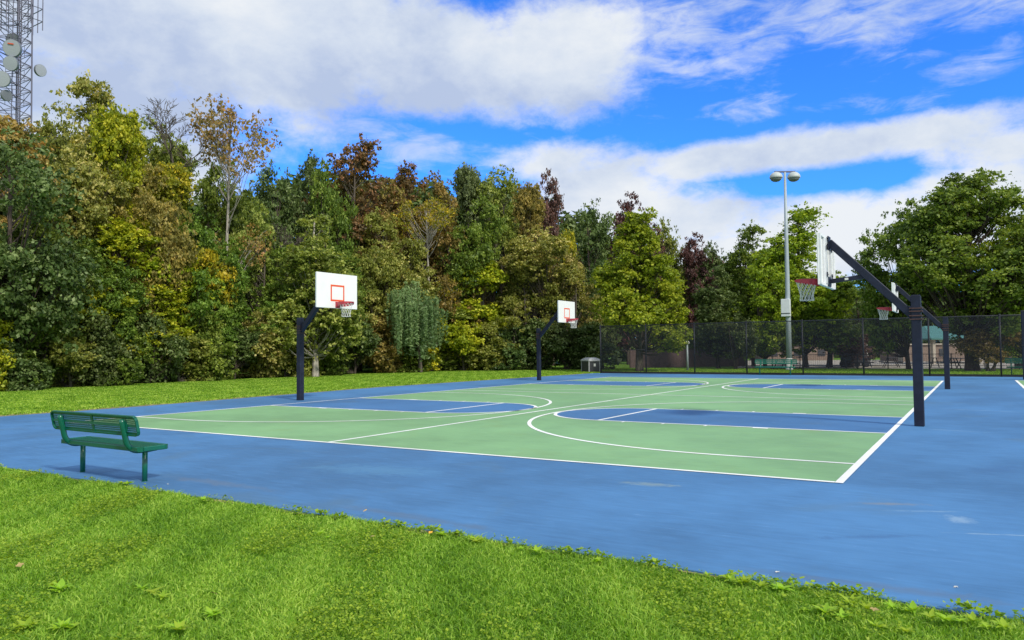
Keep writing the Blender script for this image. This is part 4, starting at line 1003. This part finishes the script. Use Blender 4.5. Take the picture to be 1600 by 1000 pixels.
# ------------------------------------------------------------------ grass
def grass(name, pts, hgt, wid, rng, m, lean=.55):
    n = len(pts); h = hgt*rng.uniform(.5, 1.35, n); a = rng.uniform(0, 6.283, n); w_ = wid*rng.uniform(.7, 1.3, n)
    dx, dy = np.cos(a), np.sin(a); b_ = rng.uniform(0, 6.283, n); ln = lean*h*rng.uniform(.1, 1.2, n); lx, ly = np.cos(b_)*ln, np.sin(b_)*ln
    V = np.empty((n, 5, 3)); z0 = -.025
    for k, (s, t, q) in enumerate(((-1, 0, 1), (1, 0, 1), (1, .55, .8), (-1, .55, .8))):
        V[:, k, 0] = pts[:, 0]+dx*w_*.5*s*q+lx*t*t; V[:, k, 1] = pts[:, 1]+dy*w_*.5*s*q+ly*t*t; V[:, k, 2] = z0+h*t
    V[:, 4, 0] = pts[:, 0]+lx; V[:, 4, 1] = pts[:, 1]+ly; V[:, 4, 2] = z0+h*(1-.25*lean)
    me = bpy.data.meshes.new(name); me.vertices.add(5*n); me.vertices.foreach_set('co', V.ravel())
    I = np.arange(n, dtype=np.int32)[:, None]*5
    lp_ = np.concatenate([I+np.array([0, 1, 2, 3]), I+np.array([3, 2, 4])], 1).astype(np.int32)
    me.loops.add(7*n); me.loops.foreach_set('vertex_index', lp_.ravel())
    me.polygons.add(2*n); st = np.stack([np.arange(n)*7, np.arange(n)*7+4], 1).astype(np.int32); me.polygons.foreach_set('loop_start', st.ravel())
    me.polygons.foreach_set('loop_total', np.tile(np.array([4, 3], dtype=np.int32), n))
    x, y = pts[:, 0], pts[:, 1]
    pat = .5+.10*np.sin(x*1.7+np.sin(y*2.3)*1.4)+.10*np.sin(y*3.1+x*.9+2*np.sin(x*.7))+.12*np.sin(x*7.3+y*5.1)
    tint = np.clip(.45*pat+.02+.55*rng.uniform(0, 1, n), 0, 1)
    at_ = me.attributes.new('tint', 'FLOAT', 'FACE'); at_.data.foreach_set('value', np.repeat(tint, 2).astype(np.float32))
    me.materials.append(m); me.update(calc_edges=True); me.validate(); return link(name, me)
GR = leaf_mat('grass_blades', (.065, .165, .012), (.235, .425, .030), (.530, .680, .120), .42)
CLO = leaf_mat('clover_leaves', (.11, .25, .014), (.25, .44, .028), (.40, .58, .05), .45)
rng = np.random.default_rng(5)
def inview(x, y, mg=.6):
    dx, dy = x-CX, y-CY; fx, fy = math.sin(YAW), math.cos(YAW); dep = dx*fx+dy*fy; lat = dx*fy-dy*fx
    return (dep > 2.2) & (np.abs(lat) < dep*.70+mg)
def scatter(n, x0, x1, y0, y1): return rng.uniform(x0, x1, n), rng.uniform(y0, y1, n)
x, y = scatter(800000, -14, 4.5, -9.0, -4.18)
edge_y = -4.25+.035*np.sin(x*3.1)+.03*np.sin(x*7.7+1)+rng.normal(0, .02, len(x))
d = np.hypot(x-CX, y-CY); k = inview(x, y) & (y < edge_y) & (rng.uniform(size=len(x)) < np.clip(6.0/d, .25, 1)**1.1)
x, y, d = x[k], y[k], d[k]
tall = .052+.009*np.sin(x*1.3+2)*np.sin(y*2.1)+.012*np.sin(x*4.7+y*3)
tag(grass('grass', np.stack([x, y], 1), tall, .0044+.0006*d, rng, GR, 1.05), 'blades of green lawn grass in the foreground', kind='stuff')
# clover and small broad leaves mixed into the lawn
def rosettes(name, cen, rad, nl, m, rng, lsz, up=.35):
    n = len(cen)*nl; idx = np.repeat(np.arange(len(cen)), nl); a = rng.uniform(0, 6.283, n); r_ = rad[idx]*rng.uniform(.35, 1, n)
    P_ = np.stack([cen[idx, 0]+np.cos(a)*r_, cen[idx, 1]+np.sin(a)*r_, .012+rng.uniform(0, 1, n)*up*rad[idx]+.01], 1)
    Nn = np.stack([-np.cos(a)*.4, -np.sin(a)*.4, np.ones(n)], 1)+rng.normal(0, .3, (n, 3))
    return leaf_mesh(name, P_, Nn, lsz[idx]*rng.uniform(.7, 1.3, n), rng.uniform(.1, 1, n), rng, 1.2, m)
x, y = scatter(60000, -11, 4, -8.8, -4.22); 
pat = np.sin(x*1.9+1.3)*np.sin(y*2.3+.4)+.5*np.sin(x*5.1+y*3.3); k = inview(x, y, .3) & (pat+.25*rng.normal(size=len(x)) > .62); x, y = x[k], y[k]
c = np.stack([x, y], 1)[:9000]; tag(link('clover', rosettes('clover', c, np.full(len(c), .022), 4, CLO, rng, np.full(len(c), .017), 1.4)), 'patches of small clover leaves in the front lawn', kind='stuff')
xe = rng.uniform(-4.5, 3.2, 420); ye = -4.265-np.abs(rng.normal(0, .05, 420)); k = (np.sin(xe*4.1)+np.sin(xe*9.7+1)+rng.normal(0, .6, 420) > .1); ce = np.stack([xe[k], ye[k]], 1)
tag(link('edge_weeds', rosettes('edge_weeds', ce, rng.uniform(.02, .05, len(ce)), 6, CLO, rng, rng.uniform(.018, .034, len(ce)), 1.0)), 'ragged fringe of small broad leaves along the court edge', kind='stuff')
# broad-leaved weeds: single plants
def weed_mesh(seed):
    rs = random.Random(seed); b = MB()
    nl = rs.randint(9, 14)
    for i in range(nl):
        a = 6.283*i/nl+rs.uniform(-.3, .3); l = rs.uniform(.07, .12); w_ = l*rs.uniform(.34, .5); el_ = rs.uniform(.5, 1.25); V = []; ns = 6
        for j in range(ns+1):
            t = j/ns; r_ = l*t; z = .005+l*math.sin(el_)*t-.55*l*t*t*math.cos(el_); wd_ = w_*.5*(math.sin(math.pi*min(1, t**.8*.98+.04))**.8)*(1+.18*math.sin(t*26))
            cx_, cy_ = math.cos(a)*r_, math.sin(a)*r_; V += [(cx_-math.sin(a)*wd_, cy_+math.cos(a)*wd_, z+wd_*.35), (cx_, cy_, z), (cx_+math.sin(a)*wd_, cy_-math.cos(a)*wd_, z+wd_*.35)]
        F = []
        for j in range(ns): o = 3*j; F += [[o, o+1, o+4, o+3], [o+1, o+2, o+5, o+4]]
        b.add(V, F)
    me = b.mesh('weed_plant', CLO, True); at_ = me.attributes.new('tint', 'FLOAT', 'FACE'); at_.data.foreach_set('value', np.repeat([rs.uniform(.55, 1) for _ in range(nl)], 12).astype(np.float32)); return me
WM = [weed_mesh(s) for s in range(5)]
def gpt(u, v):
    D_ = fw+r2*((u-800)/FPX)-u2*((v-500)/FPX); t = -CZ/D_.z; return Vector((CX, CY, CZ))+D_*t
WP = [(212, 757, 'by the leg of the green bench'), (318, 784, 'a little right of the green bench'), (500, 838, 'in the lawn below the blue front strip'), (612, 818, 'just left of the yellow leaf'), (690, 838, 'right of the orange leaf'),
      (745, 850, 'at the top of the lawn edge in the middle'), (838, 866, 'largest of the middle lawn edge'), (935, 880, 'next to the pale stone spot'), (1138, 908, 'first of the right-hand cluster on the edge'), (1165, 914, 'second of the right-hand cluster'),
      (1222, 926, 'third of the right-hand cluster'), (1290, 962, 'large and pale, inside the lawn at right'), (1330, 948, 'behind the large pale one'), (1375, 985, 'near the bottom right'), (1428, 958, 'with tall leaves on the edge at right'),
      (1480, 975, 'right of the tall-leaved one'), (1570, 985, 'at the bottom right corner'), (95, 925, 'large and flat at lower left'), (240, 930, 'upright and bright at lower left'), (100, 985, 'in the bottom left corner'), (40, 985, 'leftmost in the bottom corner'), (280, 990, 'at the bottom edge left of centre'), (330, 965, 'bright green above the bottom edge left of centre'), (30, 752, 'at the far left end of the lawn edge')]
for i, (u, v, lab) in enumerate(WP):
    for k in range(3 if v > 900 else 2):
        p = gpt(u, v); rs = random.Random(i*7+k)
        if k == 0:
            o = link('weed_plant', WM[i % 5]); tag(o, 'broad-leaved green weed '+lab, 'weed', 'broad-leaved weeds in the lawn')
        else: 
            o = link('weed_plant', WM[(i+k) % 5]); tag(o, 'smaller broad-leaved weed beside the one '+lab, 'weed', 'broad-leaved weeds in the lawn')
            p += Vector((rs.uniform(-.16, .16), rs.uniform(-.05, .05), 0))
        s = rs.uniform(.5, .78)*(1 if k == 0 else .75); o.scale = (s, s, s*.9); o.location = (p.x, min(p.y, -4.26), .012); o.rotation_euler = (0, 0, rs.uniform(0, 6))
# fallen leaves
YL = painted('yellow_dead_leaf', (.75, .42, .03), .6); BL = painted('brown_dead_leaf', (.36, .27, .10), .7); PS = painted('pale_bits', (.6, .6, .55), .8)
def dead(u, v, m, lab, s=.05, z=.05):
    p = gpt(u, v); rs = random.Random(int(u+v)); b = MB(); V = [(0, 0, .004)]
    for k in range(11):
        a = 6.283*k/11; r_ = s*(.62 if k % 2 else 1)*rs.uniform(.8, 1.1); V.append((math.cos(a)*r_, math.sin(a)*r_*.75, rs.uniform(0, .35)*s))
    b.add(V, [[0, 1+k, 1+(k+1) % 11] for k in range(11)]); o = b.build('fallen_leaf', m); tag(o, lab, 'leaf', 'fallen leaves'); o.location = (p.x, p.y, z); o.rotation_euler = (rs.uniform(-.4, .4), rs.uniform(-.4, .4), rs.uniform(0, 6))
dead(571, 806, YL, 'tiny yellow leaf at the lawn edge in the left half', .022, .05); dead(673, 842, YL, 'orange-yellow fallen leaf lying in the lawn left of centre', .032)
dead(334, 940, BL, 'brownish leaf in the lawn at lower left', .03); dead(32, 894, BL, 'tan leaf in the lawn at the far left', .035); dead(582, 848, BL, 'tan fallen leaf below the tiny yellow one', .025); dead(1368, 966, BL, 'pink-brown leaf in the lawn at lower right', .03)
dead(1215, 895, PS, 'white scrap on the blue court near the right lawn edge', .022, .004); dead(1494, 918, PS, 'white scrap on the blue court at lower right', .02, .004); dead(262, 757, PS, 'pale scrap on the blue court right of the bench', .016, .004)
# far lawn tufts
def inside(u0, u1): pass
x = rng.uniform(-36.5, -19.9, 260000); y = rng.uniform(-3, 42, 260000)
ex = np.interp(y, [-4, 3.5, 16, 37, 42], [-20.15, -20.15, -21.35, -20.75, -19.5])+-.12-np.abs(rng.normal(0, .38, len(x)))
k = inview(x, y, 1) & (x < ex); x, y = x[k], y[k]; d = np.hypot(x-CX, y-CY)
tag(grass('grass', np.stack([x, y], 1), np.full(len(x), .055), .0015*d, rng, GR, .5), 'mown grass between the courts and the wood', kind='stuff')
x = rng.uniform(-28, 8, 90000); y = rng.uniform(37.1, 50, 90000); k = inview(x, y, 1); x, y = x[k], y[k]; d = np.hypot(x-CX, y-CY)
tag(grass('grass', np.stack([x, y], 1), np.full(len(x), .06), .0013*d, rng, GR, .5), 'mown grass behind the mesh fence', kind='stuff')
